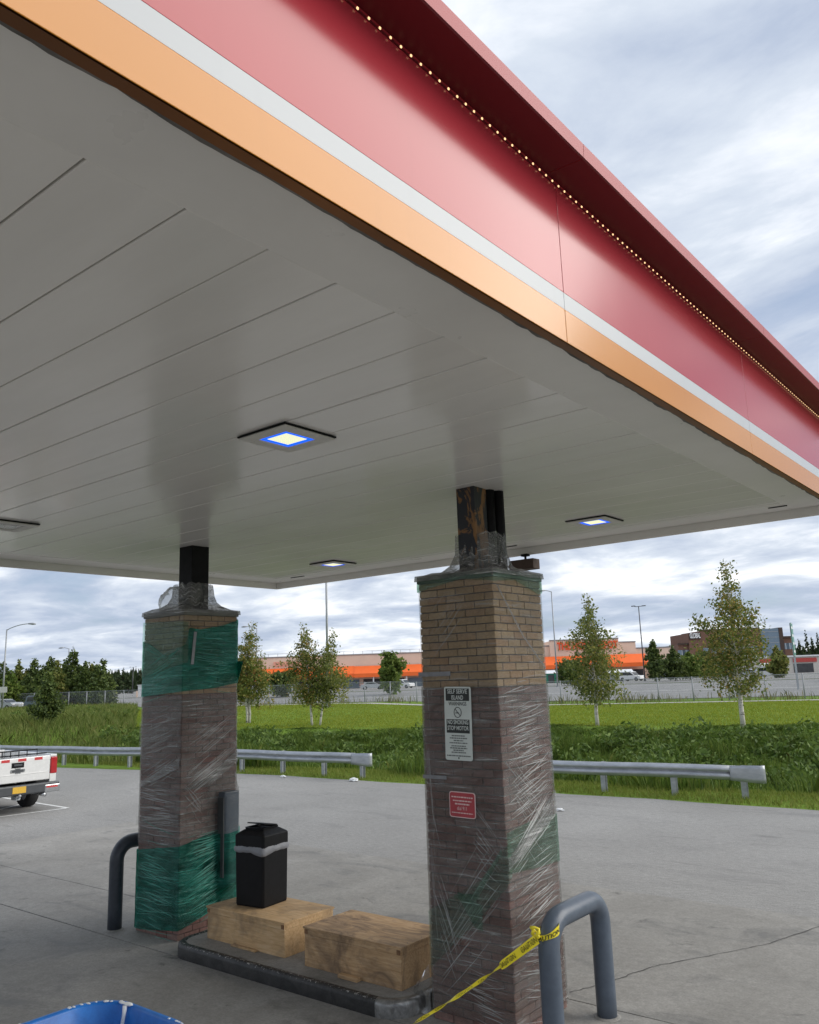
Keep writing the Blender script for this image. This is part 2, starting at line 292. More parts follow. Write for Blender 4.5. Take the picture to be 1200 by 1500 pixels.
plain('pole_steel', (0.34, 0.35, 0.36), 0.5, 0.4, var=0.1); plain('pole_dark', (0.05, 0.05, 0.055), 0.5, var=0.1)
plain('car_white', (0.74, 0.74, 0.72), 0.25, coat=0.5, var=0.04); plain('car_black', (0.015, 0.016, 0.018), 0.25, coat=0.5); plain('car_silver', (0.42, 0.44, 0.46), 0.3, 0.4, coat=0.5, var=0.05)
plain('car_blue', (0.10, 0.13, 0.17), 0.3, coat=0.5, var=0.05); plain('glass_dark', (0.02, 0.025, 0.03), 0.08); plain('tyre', (0.018, 0.018, 0.018), 0.85); plain('rim', (0.35, 0.35, 0.36), 0.35, 0.6)
plain('chrome', (0.55, 0.56, 0.57), 0.2, 0.9, var=0.05); plain('tail_red', (0.42, 0.015, 0.02), 0.2, coat=0.5); plain('reflector_white', (0.80, 0.78, 0.76), 0.4); plain('reflector_red', (0.55, 0.05, 0.05), 0.4)
plain('plate_yellow', (0.70, 0.42, 0.04), 0.5, var=0.1, scale=30); plain('bumper_grey', (0.06, 0.065, 0.07), 0.45)
plain('store_wall', (0.80, 0.60, 0.47), 0.9, var=0.05, scale=0.3); plain('store_trim', (0.30, 0.27, 0.26), 0.7); plain('store_orange', (0.95, 0.16, 0.022), 0.6, var=0.04, scale=0.5)
plain('shop_dark', (0.05, 0.052, 0.055), 0.6, var=0.4, scale=1); plain('brown_wall', (0.19, 0.10, 0.068), 0.85, var=0.08, scale=0.4); plain('brown_trim', (0.07, 0.045, 0.035), 0.8)
plain('window_glass', (0.16, 0.22, 0.28), 0.08); plain('white_roof', (0.76, 0.77, 0.78), 0.6, var=0.04); plain('shop_red', (0.45, 0.06, 0.05), 0.6); plain('shop_cream', (0.55, 0.52, 0.47), 0.8)
plain('sign_green', (0.01, 0.19, 0.11), 0.35); plain('sign_back', (0.30, 0.31, 0.31), 0.5, 0.4)
plain('faded_orange', (0.85, 0.42, 0.30), 0.7, var=0.02); plain('letter_orange', (0.88, 0.10, 0.02), 0.6, var=0.02); plain('letter_white', (0.8, 0.8, 0.8), 0.6, var=0.02); plain('wood_post', (0.20, 0.11, 0.06), 0.85)
b = NB('chain_link'); tr = b.n('ShaderNodeBsdfTransparent'); mx = b.n('ShaderNodeMixShader')
vu = b.coord('UV', (1, 1, 1), (0, 0, R(45))); wv = []
for ax in ('X', 'Y'):
    wvt = b.n('ShaderNodeTexWave', wave_type='BANDS', bands_direction=ax); b.l(vu, wvt.inputs[0]); wvt.inputs['Scale'].default_value = 6.0
    wv.append(b.ramp(wvt.outputs[1], [(0.955, 0.0), (0.985, 1.0)]))
b.l(b.math('MAXIMUM', wv[0], wv[1]), mx.inputs[0]); b.l(tr.outputs[0], mx.inputs[1]); b.l(b.bsdf((0.34, 0.35, 0.36), 0.5, 0.4), mx.inputs[2]); b.done(mx.outputs[0])
b = NB('film_dome'); b.done(b.bsdf((0.7, 0.7, 0.7), 0.3))

# ------------------------------------------------------------------ mesh helpers
def M(n): return MATS[n] if isinstance(n, str) else n
def obj(name, bm, mat, parent=None, loc=None, smooth=False, bevel=0.0, kind=None):
    me = bpy.data.meshes.new(name); bm.normal_update(); bm.to_mesh(me); bm.free()
    return link(name, me, mat, parent, loc, smooth, bevel, kind)
def link(name, me, mat, parent=None, loc=None, smooth=False, bevel=0.0, kind=None):
    for m in (mat if isinstance(mat, (list, tuple)) else [mat]):
        if len(me.materials) < (len(mat) if isinstance(mat, (list, tuple)) else 1): me.materials.append(M(m))
    o = bpy.data.objects.new(name, me); C.objects.link(o)
    if parent: o.parent = parent
    if loc is not None: o.location = loc
    if smooth: me.polygons.foreach_set('use_smooth', [True]*len(me.polygons))
    if bevel:
        md = o.modifiers.new('bevel', 'BEVEL'); md.width = bevel; md.segments = 2; md.limit_method = 'ANGLE'; md.angle_limit = R(40)
    if kind: o['kind'] = kind
    return o
def tag(o, label, cat, group=None):
    o['label'] = label; o['category'] = cat
    if group: o['group'] = group
    return o
def thing(name, label, cat, loc=(0, 0, 0), rz=0.0, group=None):
    o = bpy.data.objects.new(name, None); C.objects.link(o); o.location = loc; o.rotation_euler = (0, 0, rz); o.empty_display_size = 0.2
    return tag(o, label, cat, group)
def nbm(): return bmesh.new()
def box(bm, x0, x1, y0, y1, z0, z1, mi=0):
    vs = [bm.verts.new(p) for p in ((x0,y0,z0),(x1,y0,z0),(x1,y1,z0),(x0,y1,z0),(x0,y0,z1),(x1,y0,z1),(x1,y1,z1),(x0,y1,z1))]
    for q in ((3,2,1,0),(4,5,6,7),(0,1,5,4),(1,2,6,5),(2,3,7,6),(3,0,4,7)):
        f = bm.faces.new([vs[i] for i in q]); f.material_index = mi
    return bm
def bx(x0, x1, y0, y1, z0, z1): return box(nbm(), x0, x1, y0, y1, z0, z1)
def prism(bm, pts, y0, y1, axis='Y'):
    """closed outline pts (a,b) extruded along an axis: Y -> (a,y,b), X -> (x,a,b), Z -> (a,b,z)"""
    def P(a, b_, t): return {'Y': (a, t, b_), 'X': (t, a, b_), 'Z': (a, b_, t)}[axis]
    v0 = [bm.verts.new(P(a, c, y0)) for a, c in pts]; v1 = [bm.verts.new(P(a, c, y1)) for a, c in pts]
    n = len(pts); bm.faces.new(v0); bm.faces.new(v1[::-1])
    for i in range(n): bm.faces.new((v0[i], v1[i], v1[(i+1) % n], v0[(i+1) % n]))
    bmesh.ops.recalc_face_normals(bm, faces=bm.faces); return bm
def tube(bm, pts, rad, seg=10, caps=True):
    pts = [Vector(p) for p in pts]; rads = rad if isinstance(rad, (list, tuple)) else [rad]*len(pts)
    rings = []; up = Vector((0.31, 0.17, 0.93))
    prev = None
    for i, p in enumerate(pts):
        d = (pts[min(i+1, len(pts)-1)] - pts[max(i-1, 0)]).normalized()
        if prev is None: a = d.cross(up if abs(d.dot(up)) < 0.95 else Vector((1, 0, 0))).normalized()
        else: a = (prev - d*prev.dot(d)).normalized()
        prev = a; c = d.cross(a)
        rings.append([bm.verts.new(p + (a*math.cos(t) + c*math.sin(t))*rads[i]) for t in [2*PI*k/seg for k in range(seg)]])
    for r0, r1 in zip(rings, rings[1:]):
        for k in range(seg): bm.faces.new((r0[k], r0[(k+1) % seg], r1[(k+1) % seg], r1[k]))
    if caps: bm.faces.new(rings[0][::-1]); bm.faces.new(rings[-1])
    return bm
def lathe(bm, prof, seg=24, cx=0, cy=0):
    rings = [[bm.verts.new((cx+r*math.cos(2*PI*k/seg), cy+r*math.sin(2*PI*k/seg), z)) for k in range(seg)] for r, z in prof]
    for a, c in zip(rings, rings[1:]):
        for k in range(seg): bm.faces.new((a[k], a[(k+1) % seg], c[(k+1) % seg], c[k]))
    return bm
def np_mesh(name, verts, faces_flat, nper):
    me = bpy.data.meshes.new(name); nv = len(verts); nf = len(faces_flat)//nper
    me.vertices.add(nv); me.vertices.foreach_set('co', np.asarray(verts, np.float32).ravel())
    me.loops.add(len(faces_flat)); me.loops.foreach_set('vertex_index', np.asarray(faces_flat, np.int32))
    me.polygons.add(nf); me.polygons.foreach_set('loop_start', np.arange(0, nf*nper, nper, dtype=np.int32))
    me.update(calc_edges=True); return me
def text_mesh(txt, size, name='lettering', depth=0.0, align='CENTER', width=None, bold=0.0):
    cu = bpy.data.curves.new(name, 'FONT'); cu.body = txt; cu.size = size; cu.align_x = align; cu.align_y = 'CENTER'; cu.extrude = depth; cu.offset = bold
    cu.resolution_u = 3
    o = bpy.data.objects.new(name, cu); C.objects.link(o); dg = bpy.context.evaluated_depsgraph_get()
    me = bpy.data.meshes.new_from_object(o.evaluated_get(dg)); bpy.data.objects.remove(o); bpy.data.curves.remove(cu)
    if width:
        xs = [v.co.x for v in me.vertices]; s = width/max(1e-6, max(xs)-min(xs))
        for v in me.vertices: v.co.x *= s
    me.materials.clear(); return me
def place_text(txt, size, mat, parent, origin, right, up, width=None, name='lettering', depth=0.0, bold=0.0):
    me = text_mesh(txt, size, name, depth, width=width, bold=bold); o0 = Vector(origin); r = Vector(right).normalized(); u = Vector(up).normalized(); n = r.cross(u)
    for v in me.vertices: v.co = o0 + r*v.co.x + u*v.co.y + n*v.co.z
    return link(name, me, mat, parent)
def copy_tree(o, parent=None):
    c = o.copy(); C.objects.link(c); c.parent = parent
    for ch in list(o.children): copy_tree(ch, c)
    return c
def struct(name, bm, mat, **k): return obj(name, bm, mat, kind='structure', **k)

# plan helpers for what lies far off: bearing of an image column and a distance along the view axis
FW = Vector((math.sin(YAW), math.cos(YAW), 0)); RT = Vector((math.cos(YAW), -math.sin(YAW), 0))
def plan(px, d):
    s = d*((px-600)/FPX*math.cos(PITCH) + math.sin(PITCH)*math.sin(ROLL))
    return FW*d + RT*s

# ------------------------------------------------------------------ ground and terrain
LOT_EDGE = [(-90, 8.0), (-60, 12.2), (-45, 14.6), (-38, 15.7), (-31, 16.75), (-28.2, 17.15), (-23.7, 18.0), (-19.4, 18.35), (-14.3, 18.4), (-10.4, 18.42), (-4.6, 18.42), (15, 18.5), (60, 19)]
_lx = np.array([p[0] for p in LOT_EDGE]); _ly = np.array([p[1] for p in LOT_EDGE])
def lot_y(x): return np.interp(x, _lx, _ly)
RD_T = Vector((0.968, 0.25, 0)); RD_N = Vector((-0.25, 0.968, 0))         # along and across the highway
def ncoord(x, y): return -0.25*x + 0.968*y
def sm(t): t = np.clip(t, 0, 1); return t*t*(3-2*t)
def terrain(x, y):
    x = np.asarray(x, float); y = np.asarray(y, float); n = ncoord(x, y); a = y - lot_y(x)
    ditch = -1.35*np.minimum(sm((a-1.6)/4.5), sm((45.5-n)/13.0))
    rise = 1.0*sm((n-78)/30.0)
    left = 0.55*sm((-x-46)/14.0)*sm((n-30)/22.0)*(1-sm((n-78)/14))
    lump = 0.10*np.sin(x*0.55+1.3)*np.sin(y*0.47+0.6)*sm((a-1)/4)*(1-sm((n-44)/4)) + 0.05*np.sin(x*1.7)*np.sin(y*1.3+2)*sm((a-1)/4)*(1-sm((n-44)/4))
    z = ditch + rise + left + lump
    return np.where(a < 0, -0.06, z - 0.012*(a < 0.6))
def tz(x, y): return float(terrain(x, y))
def terrain_mesh():
    xs = np.concatenate([np.linspace(-900, -110, 26)[:-1], np.arange(-110, 30, 1.25), np.linspace(30, 500, 18)])
    ys = np.concatenate([np.linspace(-200, 5, 14)[:-1], np.arange(5, 60, 0.8), np.arange(60, 130, 3.0), np.linspace(130, 1500, 28)])
    X, Y = np.meshgrid(xs, ys); Z = terrain(X, Y)
    V = np.stack([X, Y, Z], -1).reshape(-1, 3); nx, ny = len(xs), len(ys)
    i = np.arange(ny-1)[:, None]*nx + np.arange(nx-1)[None]; F = np.stack([i, i+1, i+nx+1, i+nx], -1).reshape(-1)
    return np_mesh('ground', V, F, 4)
g = link('ground', terrain_mesh(), 'turf', smooth=True, kind='structure')
# parking lot asphalt, its edge following the verge
bm = nbm(); ex = list(np.arange(-90, 60.1, 1.0))
top = [bm.verts.new((x, float(lot_y(x)) + 0.05*math.sin(x*2.1) + 0.04*math.sin(x*5.3), 0)) for x in ex]
bot = [bm.verts.new((x, -60, 0)) for x in ex]
for i in range(len(ex)-1): bm.faces.new((bot[i], bot[i+1], top[i+1], top[i]))
struct('asphalt_lot', bm, 'asphalt')
# concrete forecourt: slabs with open joints, laid over the asphalt
pad = struct('concrete_forecourt', bx(-16.5, 2.6, -8.0, 10.68, 0.002, 0.006), 'joint_dark')
xs_ = [-16.5, 2.6]; ys_ = [-8.0, -3.4, 1.2, 5.79, 7.01, 10.68]
for i in range(len(xs_)-1):
    for j in range(len(ys_)-1):
        g_ = 0.006; sk = 0.02*math.sin(i*3+j*5)
        bm = nbm(); box(bm, xs_[i]+g_, xs_[i+1]-g_, ys_[j]+g_, ys_[j+1]-g_, 0.004, 0.017 + 0.002*((i+j) % 2))
        obj('slab', bm, 'concrete', pad, bevel=0.008)
# crack running across the near slab
bm = nbm(); cr = [(-4.06, 7.15), (-3.95, 7.4), (-3.86, 7.62), (-3.8, 7.9), (-3.71, 8.2), (-3.5, 8.55), (-3.21, 9.08), (-3.03, 9.39), (-2.9, 9.8), (-2.73, 10.33), (-2.66, 10.66)]
pts = []
for (x0, y0), (x1, y1) in zip(cr, cr[1:]):
    for k in range(5): t = k/5; pts.append((x0+(x1-x0)*t+random.uniform(-.012, .012), y0+(y1-y0)*t))
prev = None
for i, (x, y) in enumerate(pts):
    w = 0.0025 + 0.005*random.random(); cur = (bm.verts.new((x-w, y, 0.0215)), bm.verts.new((x+w, y, 0.0215)))
    if prev: bm.faces.new((prev[0], prev[1], cur[1], cur[0]))
    prev = cur
obj('crack', bm, 'joint_dark', pad)
# painted stall lines by the pickup
def paint(name, pts, w):
    bm = nbm(); pts = [Vector((*p, 0.004)) for p in pts]
    for a, c in zip(pts, pts[1:]):
        d = (c-a).normalized(); n = Vector((-d.y, d.x, 0))*w/2
        bm.faces.new([bm.verts.new(p) for p in (a-n, c-n, c+n, a+n)])
    struct(name, bm, 'road_paint')
paint('stall_line', [(-20.35, 8.3), (-20.0, 11.15)], 0.10)
paint('stall_line', [(-20.0, 11.2), (-25.2, 11.45)], 0.10)
paint('stall_line', [(-20.5, 8.6), (-22.0, 11.2)], 0.10)
paint('stall_line', [(-20.35, 8.25), (-25.5, 8.5)], 0.10)

# highway frame: strips laid along RD_T
def strip(name, n0, n1, mat, dz, t0=-420, t1=260, step=10.0, kind='structure'):
    bm = nbm(); prev = None; t = t0
    while t <= t1:
        row = []
        for k in range(9):
            n = n0+(n1-n0)*k/8; p = RD_T*t + RD_N*n; row.append(bm.verts.new((p.x, p.y, tz(p.x, p.y)+dz)))
        if prev:
            for k in range(8): bm.faces.new((prev[k], row[k], row[k+1], prev[k+1]))
        prev = row; t += step
    return obj(name, bm, mat, kind=kind, smooth=True)
strip('sidewalk', 76.2, 78.0, 'sidewalk', 0.03, -60, 160)
strip('road', 84.0, 122.0, 'road', 0.045)
strip('lane_line', 95.0, 95.25, 'road_paint', 0.055)
strip('lane_line', 108.5, 108.75, 'road_paint', 0.055)
strip('parking_lot', 126.0, 380.0, 'asphalt', 0.05)

# ------------------------------------------------------------------ grass (uncountable)
def blades(name, P, h, w, lean, mat, label, cat):
    n = len(P); th = rng.uniform(0, 2*PI, n); hh = h[0]+(h[1]-h[0])*rng.random(n)**1.3
    dx = np.cos(th); dy = np.sin(th); ln = lean*hh*rng.random(n); la = rng.uniform(0, 2*PI, n)
    ww = w*(0.6+0.8*rng.random(n))
    base = P
    m = base + np.stack([np.cos(la)*ln*0.3, np.sin(la)*ln*0.3, hh*0.6], -1)
    tip = base + np.stack([np.cos(la)*ln, np.sin(la)*ln, hh*(1-0.15*rng.random(n))], -1)
    off = np.stack([dx*ww/2, dy*ww/2, np.zeros(n)], -1)
    V = np.stack([base-off, base+off, m+off*0.8, tip, m-off*0.8], 1).reshape(-1, 3)
    F = (np.arange(n)[:, None]*5 + np.array([0, 1, 2, 3, 4])[None]).reshape(-1)
    o = link(name, np_mesh(name, V, F, 5), mat, kind='stuff'); tag(o, label, cat); return o
def scatter(n, x0, x1, y0, y1, keep):
    x = rng.uniform(x0, x1, n); y = rng.uniform(y0, y1, n); k = keep(x, y); x = x[k]; y = y[k]
    return np.stack([x, y, terrain(x, y)-0.02], -1)
def inview(x, y, pad=6.0):
    d = -0.6245*x + 0.781*y; s = 0.781*x + 0.6245*y
    return (d > 5) & (np.abs(s) < 0.52*d + pad)
def brg(x, y): return (0.781*x + 0.6245*y)/np.maximum(1e-3, -0.6245*x + 0.781*y)
def clump(x, y, f): return np.sin(x*f+0.7*np.sin(y*f*0.8))*np.sin(y*f*1.1+0.9*np.sin(x*f*0.6))
P = scatter(150000, -46, 4, 18, 23, lambda x, y: (y > lot_y(x)+0.05+0.12*rng.random(len(x))) & (y-lot_y(x) < 2.6+0.5*np.sin(x)) & inview(x, y))
blades('verge_grass', P, (0.04, 0.17), 0.012, 0.7, 'verge_grass', 'short sunlit verge grass under the guardrails', 'grass')
P = scatter(620000, -62, 8, 19, 48, lambda x, y: (y-lot_y(x) > 2.0+0.7*np.sin(x*0.9)) & (ncoord(x, y) < 45.3+0.6*np.sin(x*0.8)) & inview(x, y) & (brg(x, y) > -0.34) & (rng.random(len(x)) < 0.62+0.38*clump(x, y, 1.1)))
hb = 0.55 + 0.45*np.clip(clump(P[:, 0], P[:, 1], 1.1)+0.3*clump(P[:, 0], P[:, 1], 2.9), -0.7, 1)
P2 = P.copy(); o = blades('bank_grass', P2, (0.25, 0.72), 0.026, 0.75, 'bank_grass', 'dense tall dark green grass on the ditch bank', 'grass')
# taller tussocks: raise every blade with the clump field
co = np.empty(len(o.data.vertices)*3, np.float32); o.data.vertices.foreach_get('co', co); co = co.reshape(-1, 5, 3)
tp_ = np.clip((45.0-ncoord(P[:, 0], P[:, 1]))/7.0, 0.16, 1.0)
co[:, 2:, 2] += ((co[:, 2:, 2]-co[:, :1, 2])*((hb[:, None]*1.1+0.45)*tp_[:, None]-1)); o.data.vertices.foreach_set('co', co.ravel()); o.data.update()
def mounds(name, n, keep, xr, yr, rad, mat, label, cat):
    x = rng.uniform(*xr, n); y = rng.uniform(*yr, n); k = keep(x, y) & inview(x, y); x, y = x[k], y[k]; Ps = []
    for a, c in zip(x, y):
        r_ = rad*rng.uniform(0.5, 1.3); m = int(110*r_/rad); q = rng.normal(0, 1, (m, 3)); q /= np.linalg.norm(q, axis=1)[:, None]; q[:, 2] = np.abs(q[:, 2])
        Ps.append(np.array([a, c, float(terrain(a, c))+0.05]) + q*np.array([r_, r_, r_*1.05])*(0.55+0.45*rng.random((m, 1))))
    P = np.concatenate(Ps); n = len(P); a = rng.normal(0, 1, (n, 3)); a /= np.linalg.norm(a, axis=1)[:, None]; b_ = np.cross(a, rng.normal(0, 1, (n, 3))); b_ /= np.linalg.norm(b_, axis=1)[:, None]
    sz = 0.075*(0.6+0.9*rng.random((n, 1))); V = np.stack([P-a*sz*1.5, P+b_*sz*0.6, P+a*sz*1.5, P-b_*sz*0.6], 1).reshape(-1, 3)
    o = link(name, np_mesh(name, V, np.arange(n*4), 4), mat, kind='stuff'); tag(o, label, cat)
mounds('bank_weeds', 1500, lambda x, y: (y-lot_y(x) > 3.4) & (ncoord(x, y) < 41.0) & (brg(x, y) > -0.36), (-60, 6), (20, 48), 0.80, 'bank_leaf', 'leafy green weed mounds all over the ditch bank', 'weeds')
mounds('meadow_weeds', 900, lambda x, y: (y-lot_y(x) > 3.0) & (ncoord(x, y) < 79) & (brg(x, y) < -0.33) & (clump(x, y, 0.3) > 0.05), (-125, -20), (14, 90), 0.6, 'bank_leaf', 'green weed mounds scattered through the rough meadow', 'weeds')
P = scatter(330000, -125, -20, 12, 100, lambda x, y: (y-lot_y(x) > 1.2) & (brg(x, y) < -0.33) & (ncoord(x, y) < 80) & inview(x, y))
blades('field_grass', P, (0.22, 0.85), 0.045, 0.8, 'field_grass', 'rough yellow green meadow grass left of the mown lawn', 'grass')
P = scatter(330000, -80, 12, 30, 80, lambda x, y: (ncoord(x, y) > 44.6+0.6*np.sin(x*0.8)) & (ncoord(x, y) < 76.0) & (brg(x, y) > -0.335) & inview(x, y))
blades('lawn_grass', P, (0.05, 0.16), 0.035, 0.9, 'lawn_grass', 'bright green mown lawn below the highway', 'grass')
P = scatter(60000, -110, 20, 40, 110, lambda x, y: (ncoord(x, y) > 78.2) & (ncoord(x, y) < 83.5) & inview(x, y) & (clump(x, y, 0.55)+0.5*clump(x, y, 1.7) > -0.1))
blades('roadside_weeds', P, (0.2, 1.1), 0.05, 0.6, 'weed', 'dry brown green weeds along the chain link fence', 'weeds')

# ------------------------------------------------------------------ trees
def tree_meshes(h, cr, clear, nlimb, nleaf, leaf, shape, trunk_r, stems=1, lean=0.0, seedv=0, droop=0.0, fork=0.12, tilt=(0, 0), gaps=0.14):
    r = np.random.default_rng(seedv); bm = nbm(); tips = []; wts = []
    for s in range(stems):
        a0 = 2*PI*s/max(1, stems)+r.uniform(0, 1); off = 0 if stems == 1 else fork
        sp = []; rr = []
        top = Vector((math.cos(a0)*off*h*0.25 + lean*h*r.uniform(-1, 1), math.sin(a0)*off*h*0.25 + lean*h*r.uniform(-1, 1), h*(1 if s == 0 else r.uniform(0.78, 0.95))))
        top += Vector((tilt[0]*h, tilt[1]*h, 0))
        b0 = Vector((math.cos(a0)*off*0.8, math.sin(a0)*off*0.8, -0.15)) if stems > 1 else Vector((0, 0, -0.15))
        K = 9
        for k in range(K+1):
            t = k/K; p = b0.lerp(top, t) + Vector((r.normal(0, 0.012*h*t*(1-t)*2), r.normal(0, 0.012*h*t*(1-t)*2), 0)); sp.append(p); rr.append(max(0.008, trunk_r*(1-t*0.93)))
        tube(bm, sp, rr, 7)
        for i in range(nlimb//stems):
            t = clear + (0.985-clear)*((i+r.random()*0.9)/(nlimb//stems)); L = cr*shape((t-clear)/(1-clear))*r.uniform(0.5, 1.18)
            if gaps and r.random() < gaps: continue
            f = t*K; k0 = min(K-1, int(f)); p = sp[k0].lerp(sp[k0+1], f-k0); az = i*2.39996+r.uniform(-0.5, 0.5)+s
            up = r.uniform(0.25, 0.8)*(1-droop); d = Vector((math.cos(az), math.sin(az), up)).normalized()
            e = p + d*L; mid = p.lerp(e, 0.55)+Vector((0, 0, 0.06*L)); e = e - Vector((0, 0, droop*0.35*L))
            tube(bm, [p, mid, e], [max(0.006, trunk_r*0.35*(1-t*0.8)), max(0.005, trunk_r*0.18*(1-t*0.7)), 0.004], 4, False)
            tips.append((p, mid, e, L)); wts.append(max(0.05, L)**1.4)
    wts = np.array(wts)/sum(wts); cnt = r.multinomial(nleaf, wts); Ps = []
    for (p, mid, e, L), c in zip(tips, cnt):
        if c == 0: continue
        p_, m_, e_ = (np.array(q) for q in (p, mid, e)); nt_ = max(3, int(c/14)); tw = 0.30+0.75*r.random(nt_)**0.8
        cen = np.where(tw[:, None] < 0.55, p_+(m_-p_)*(tw[:, None]/0.55), m_+(e_-m_)*((tw[:, None]-0.55)/0.45)); cen = cen + r.normal(0, 0.16*L+0.05, (nt_, 3))*np.array([1, 1, 0.7])
        idx = r.integers(0, nt_, c); Ps.append(cen[idx] + r.normal(0, 0.10+0.05*L, (c, 3)) - np.array([0, 0, 1])*np.abs(r.normal(0, 0.08+droop*0.2, (c, 1))))
    P = np.concatenate(Ps); n = len(P); a = r.normal(0, 1, (n, 3)); a /= np.linalg.norm(a, axis=1)[:, None]; q = r.normal(0, 1, (n, 3)); c2 = np.cross(a, q); c2 /= np.linalg.norm(c2, axis=1)[:, None]
    sz = leaf*(0.6+0.8*r.random((n, 1))); V = np.stack([P-a*sz, P+c2*sz*0.6, P+a*sz, P-c2*sz*0.6], 1).reshape(-1, 3)
    return bm, np_mesh('crown', V, np.arange(n*4), 4)
def cone(t): return max(0.06, (1-t)**0.85)*(0.55+0.45*min(1, t*6+0.25))
def egg(t): return max(0.08, math.sin(PI*min(1, 0.12+0.88*t**0.8))**0.7)
def birchy(t): return max(0.10, (1-t)**0.95)*(0.66+0.34*min(1, t*5))
def spruce(t): return max(0.04, (1-t))
def tree(name, label, pos, h, cr, clear, nlimb, nleaf, leaf, shape, tr, lm, bk, group=None, cat='tree', **k):
    t = thing(name, label, cat, (pos[0], pos[1], tz(pos[0], pos[1])), 0, group)
    bm, cm = tree_meshes(h, cr, clear, nlimb, nleaf, leaf, shape, tr, **k)
    obj('trunk', bm, bk, t, smooth=True); link('crown', cm, lm, t); return t
tree('birch_tree', 'tall birch with thinning orange tinged leaves right of the wrapped column', (-13.5, 42.2), 8.1, 2.6, 0.19, 90, 8600, 0.072, birchy, 0.13, 'birch_leaf', 'birch_bark', 'birches on the lawn', seedv=11)
tree('birch_tree', 'olive green birch just right of the near wrapped column', (-21.0, 41.8), 7.1, 2.15, 0.16, 84, 7800, 0.072, birchy, 0.11, 'birch_leaf_green', 'birch_bark', 'birches on the lawn', seedv=23)
tree('birch_tree', 'left of the two crossing birches between the wrapped columns', (-40.8, 39.9), 6.9, 1.9, 0.18, 70, 5200, 0.08, birchy, 0.09, 'birch_leaf', 'birch_bark', 'birches on the lawn', seedv=31, tilt=(-0.07, -0.05))
tree('birch_tree', 'leaning right hand birch of the crossing pair between the columns', (-40.15, 39.95), 6.2, 2.0, 0.20, 66, 4600, 0.08, birchy, 0.08, 'birch_leaf_green', 'birch_bark', 'birches on the lawn', seedv=37, tilt=(0.13, 0.10))
tree('birch_tree', 'multi stemmed birch half hidden behind the far green wrapped column', (-48.6, 41.0), 7.6, 2.2, 0.20, 80, 9000, 0.085, birchy, 0.09, 'birch_leaf', 'birch_bark', 'birches on the lawn', stems=3, seedv=41)
p = plan(70, 62); tree('young_tree', 'small bushy young tree standing in the rough meadow behind the pickup', (p.x, p.y), 3.9, 1.15, 0.10, 60, 4200, 0.11, cone, 0.05, 'dark_leaf', 'bark', seedv=51)
# dark stand of trees at the left, each one its own
fl = [(-18, 118, 10.2), (2, 122, 11.0), (14, 112, 9.6), (25, 120, 10.6), (38, 116, 9.0), (48, 121, 11.2), (60, 114, 9.4), (73, 119, 12.6), (83, 113, 10.4), (93, 120, 11.4), (104, 115, 12.8), (113, 121, 11.2), (123, 113, 9.6), (132, 118, 10.9), (141, 114, 9.8), (150, 119, 10.6), (159, 115, 9.2)]
names = ['pointed', 'ragged', 'broad', 'slim']
for i, (px, d, h) in enumerate(fl):
    p = plan(px, d); last = i == len(fl)-1
    where = ('first tree of the dark stand at the left frame edge' if i == 0 else 'bare twigged last tree at the right end of the dark stand' if last else 'dark tree in the stand beyond the left road, ' + ['second','third','fourth','fifth','sixth','seventh','eighth','ninth','tenth','eleventh','twelfth','thirteenth','fourteenth','fifteenth','sixteenth'][i-1] + ' from left')
    tree('poplar_tree', where, (p.x, p.y), h*(0.60+0.07*math.sin(i*2.7)), 1.7+0.45*((i*7) % 4), 0.05, 60, 4200 if not last else 1300, 0.19, cone if i % 3 else birchy, 0.12, 'light_leaf' if i in (0, 2) else 'birch_leaf_green' if i % 5 == 3 else 'dark_leaf', 'bark', 'stand of trees beyond the left road', seedv=100+i)
for i, (px, d, h, cr, lm, sh, lab) in enumerate([
    (572, 112, 5.6, 1.8, 'light_leaf', egg, 'light green round tree in front of the orange awning'),
    (412, 120, 3.4, 2.2, 'dark_leaf', egg, 'low green tree behind the crossing birches, before the store'),
    (960, 138, 7.0, 2.2, 'dark_leaf', cone, 'dark pointed tree before the right end of the orange store'),
    (988, 140, 5.8, 2.2, 'dark_leaf', cone, 'second dark tree right of the tall one by the store corner'),
    (1012, 142, 4.4, 2.2, 'light_leaf', egg, 'pale green tree left of the white gabled shelter'),
    (1068, 136, 4.2, 2.2, 'dark_leaf', egg, 'small tree behind the large orange tinged birch'),
    (1140, 132, 5.0, 1.9, 'birch_leaf_green', birchy, 'thin olive tree left of the green highway sign'),
    (1038, 150, 4.6, 2.2, 'dark_leaf', egg, 'low dark tree under the white gabled shelter'),
    (838, 128, 3.6, 2.2, 'dark_leaf', egg, 'bush behind the olive birch trunk along the fence')]):
    p = plan(px, d); tree('street_tree', lab, (p.x, p.y), h, cr, 0.08, 54, 4200, 0.22, sh, 0.10, lm, 'bark', 'trees around the store car park', seedv=200+i)
# spruces on the far skyline
k = 0
for px, d, h in [(1158, 330, 19), (1166, 350, 22), (1175, 320, 17), (1186, 345, 23), (1194, 330, 19), (1203, 340, 21), (172, 300, 12), (180, 320, 14), (187, 310, 11), (205, 330, 13), (212, 320, 12), (1004, 300, 13), (1150, 340, 18)]:
    p = plan(px, d); k += 1
    side = 'right of the brown office building' if px > 1100 else 'just left of the brown office building' if px > 900 else 'between dark stand and green column'
    t = tree('spruce_tree', 'distant skyline spruce ' + side + (', %s from left' % ['first','second','third','fourth','fifth','sixth','seventh'][[q for q in (172,180,187,205,212)].index(px)] if px < 300 else ', %s from left' % ['first','second','third','fourth','fifth','sixth','seventh'][sorted([1150,1158,1166,1175,1186,1194,1203]).index(px)] if px > 1100 else ''), (p.x, p.y), h*0.72, 2.2, 0.03, 40, 1100, 0.40, spruce, 0.2, 'needle', 'bark', 'spruces on the skyline', seedv=300+k)
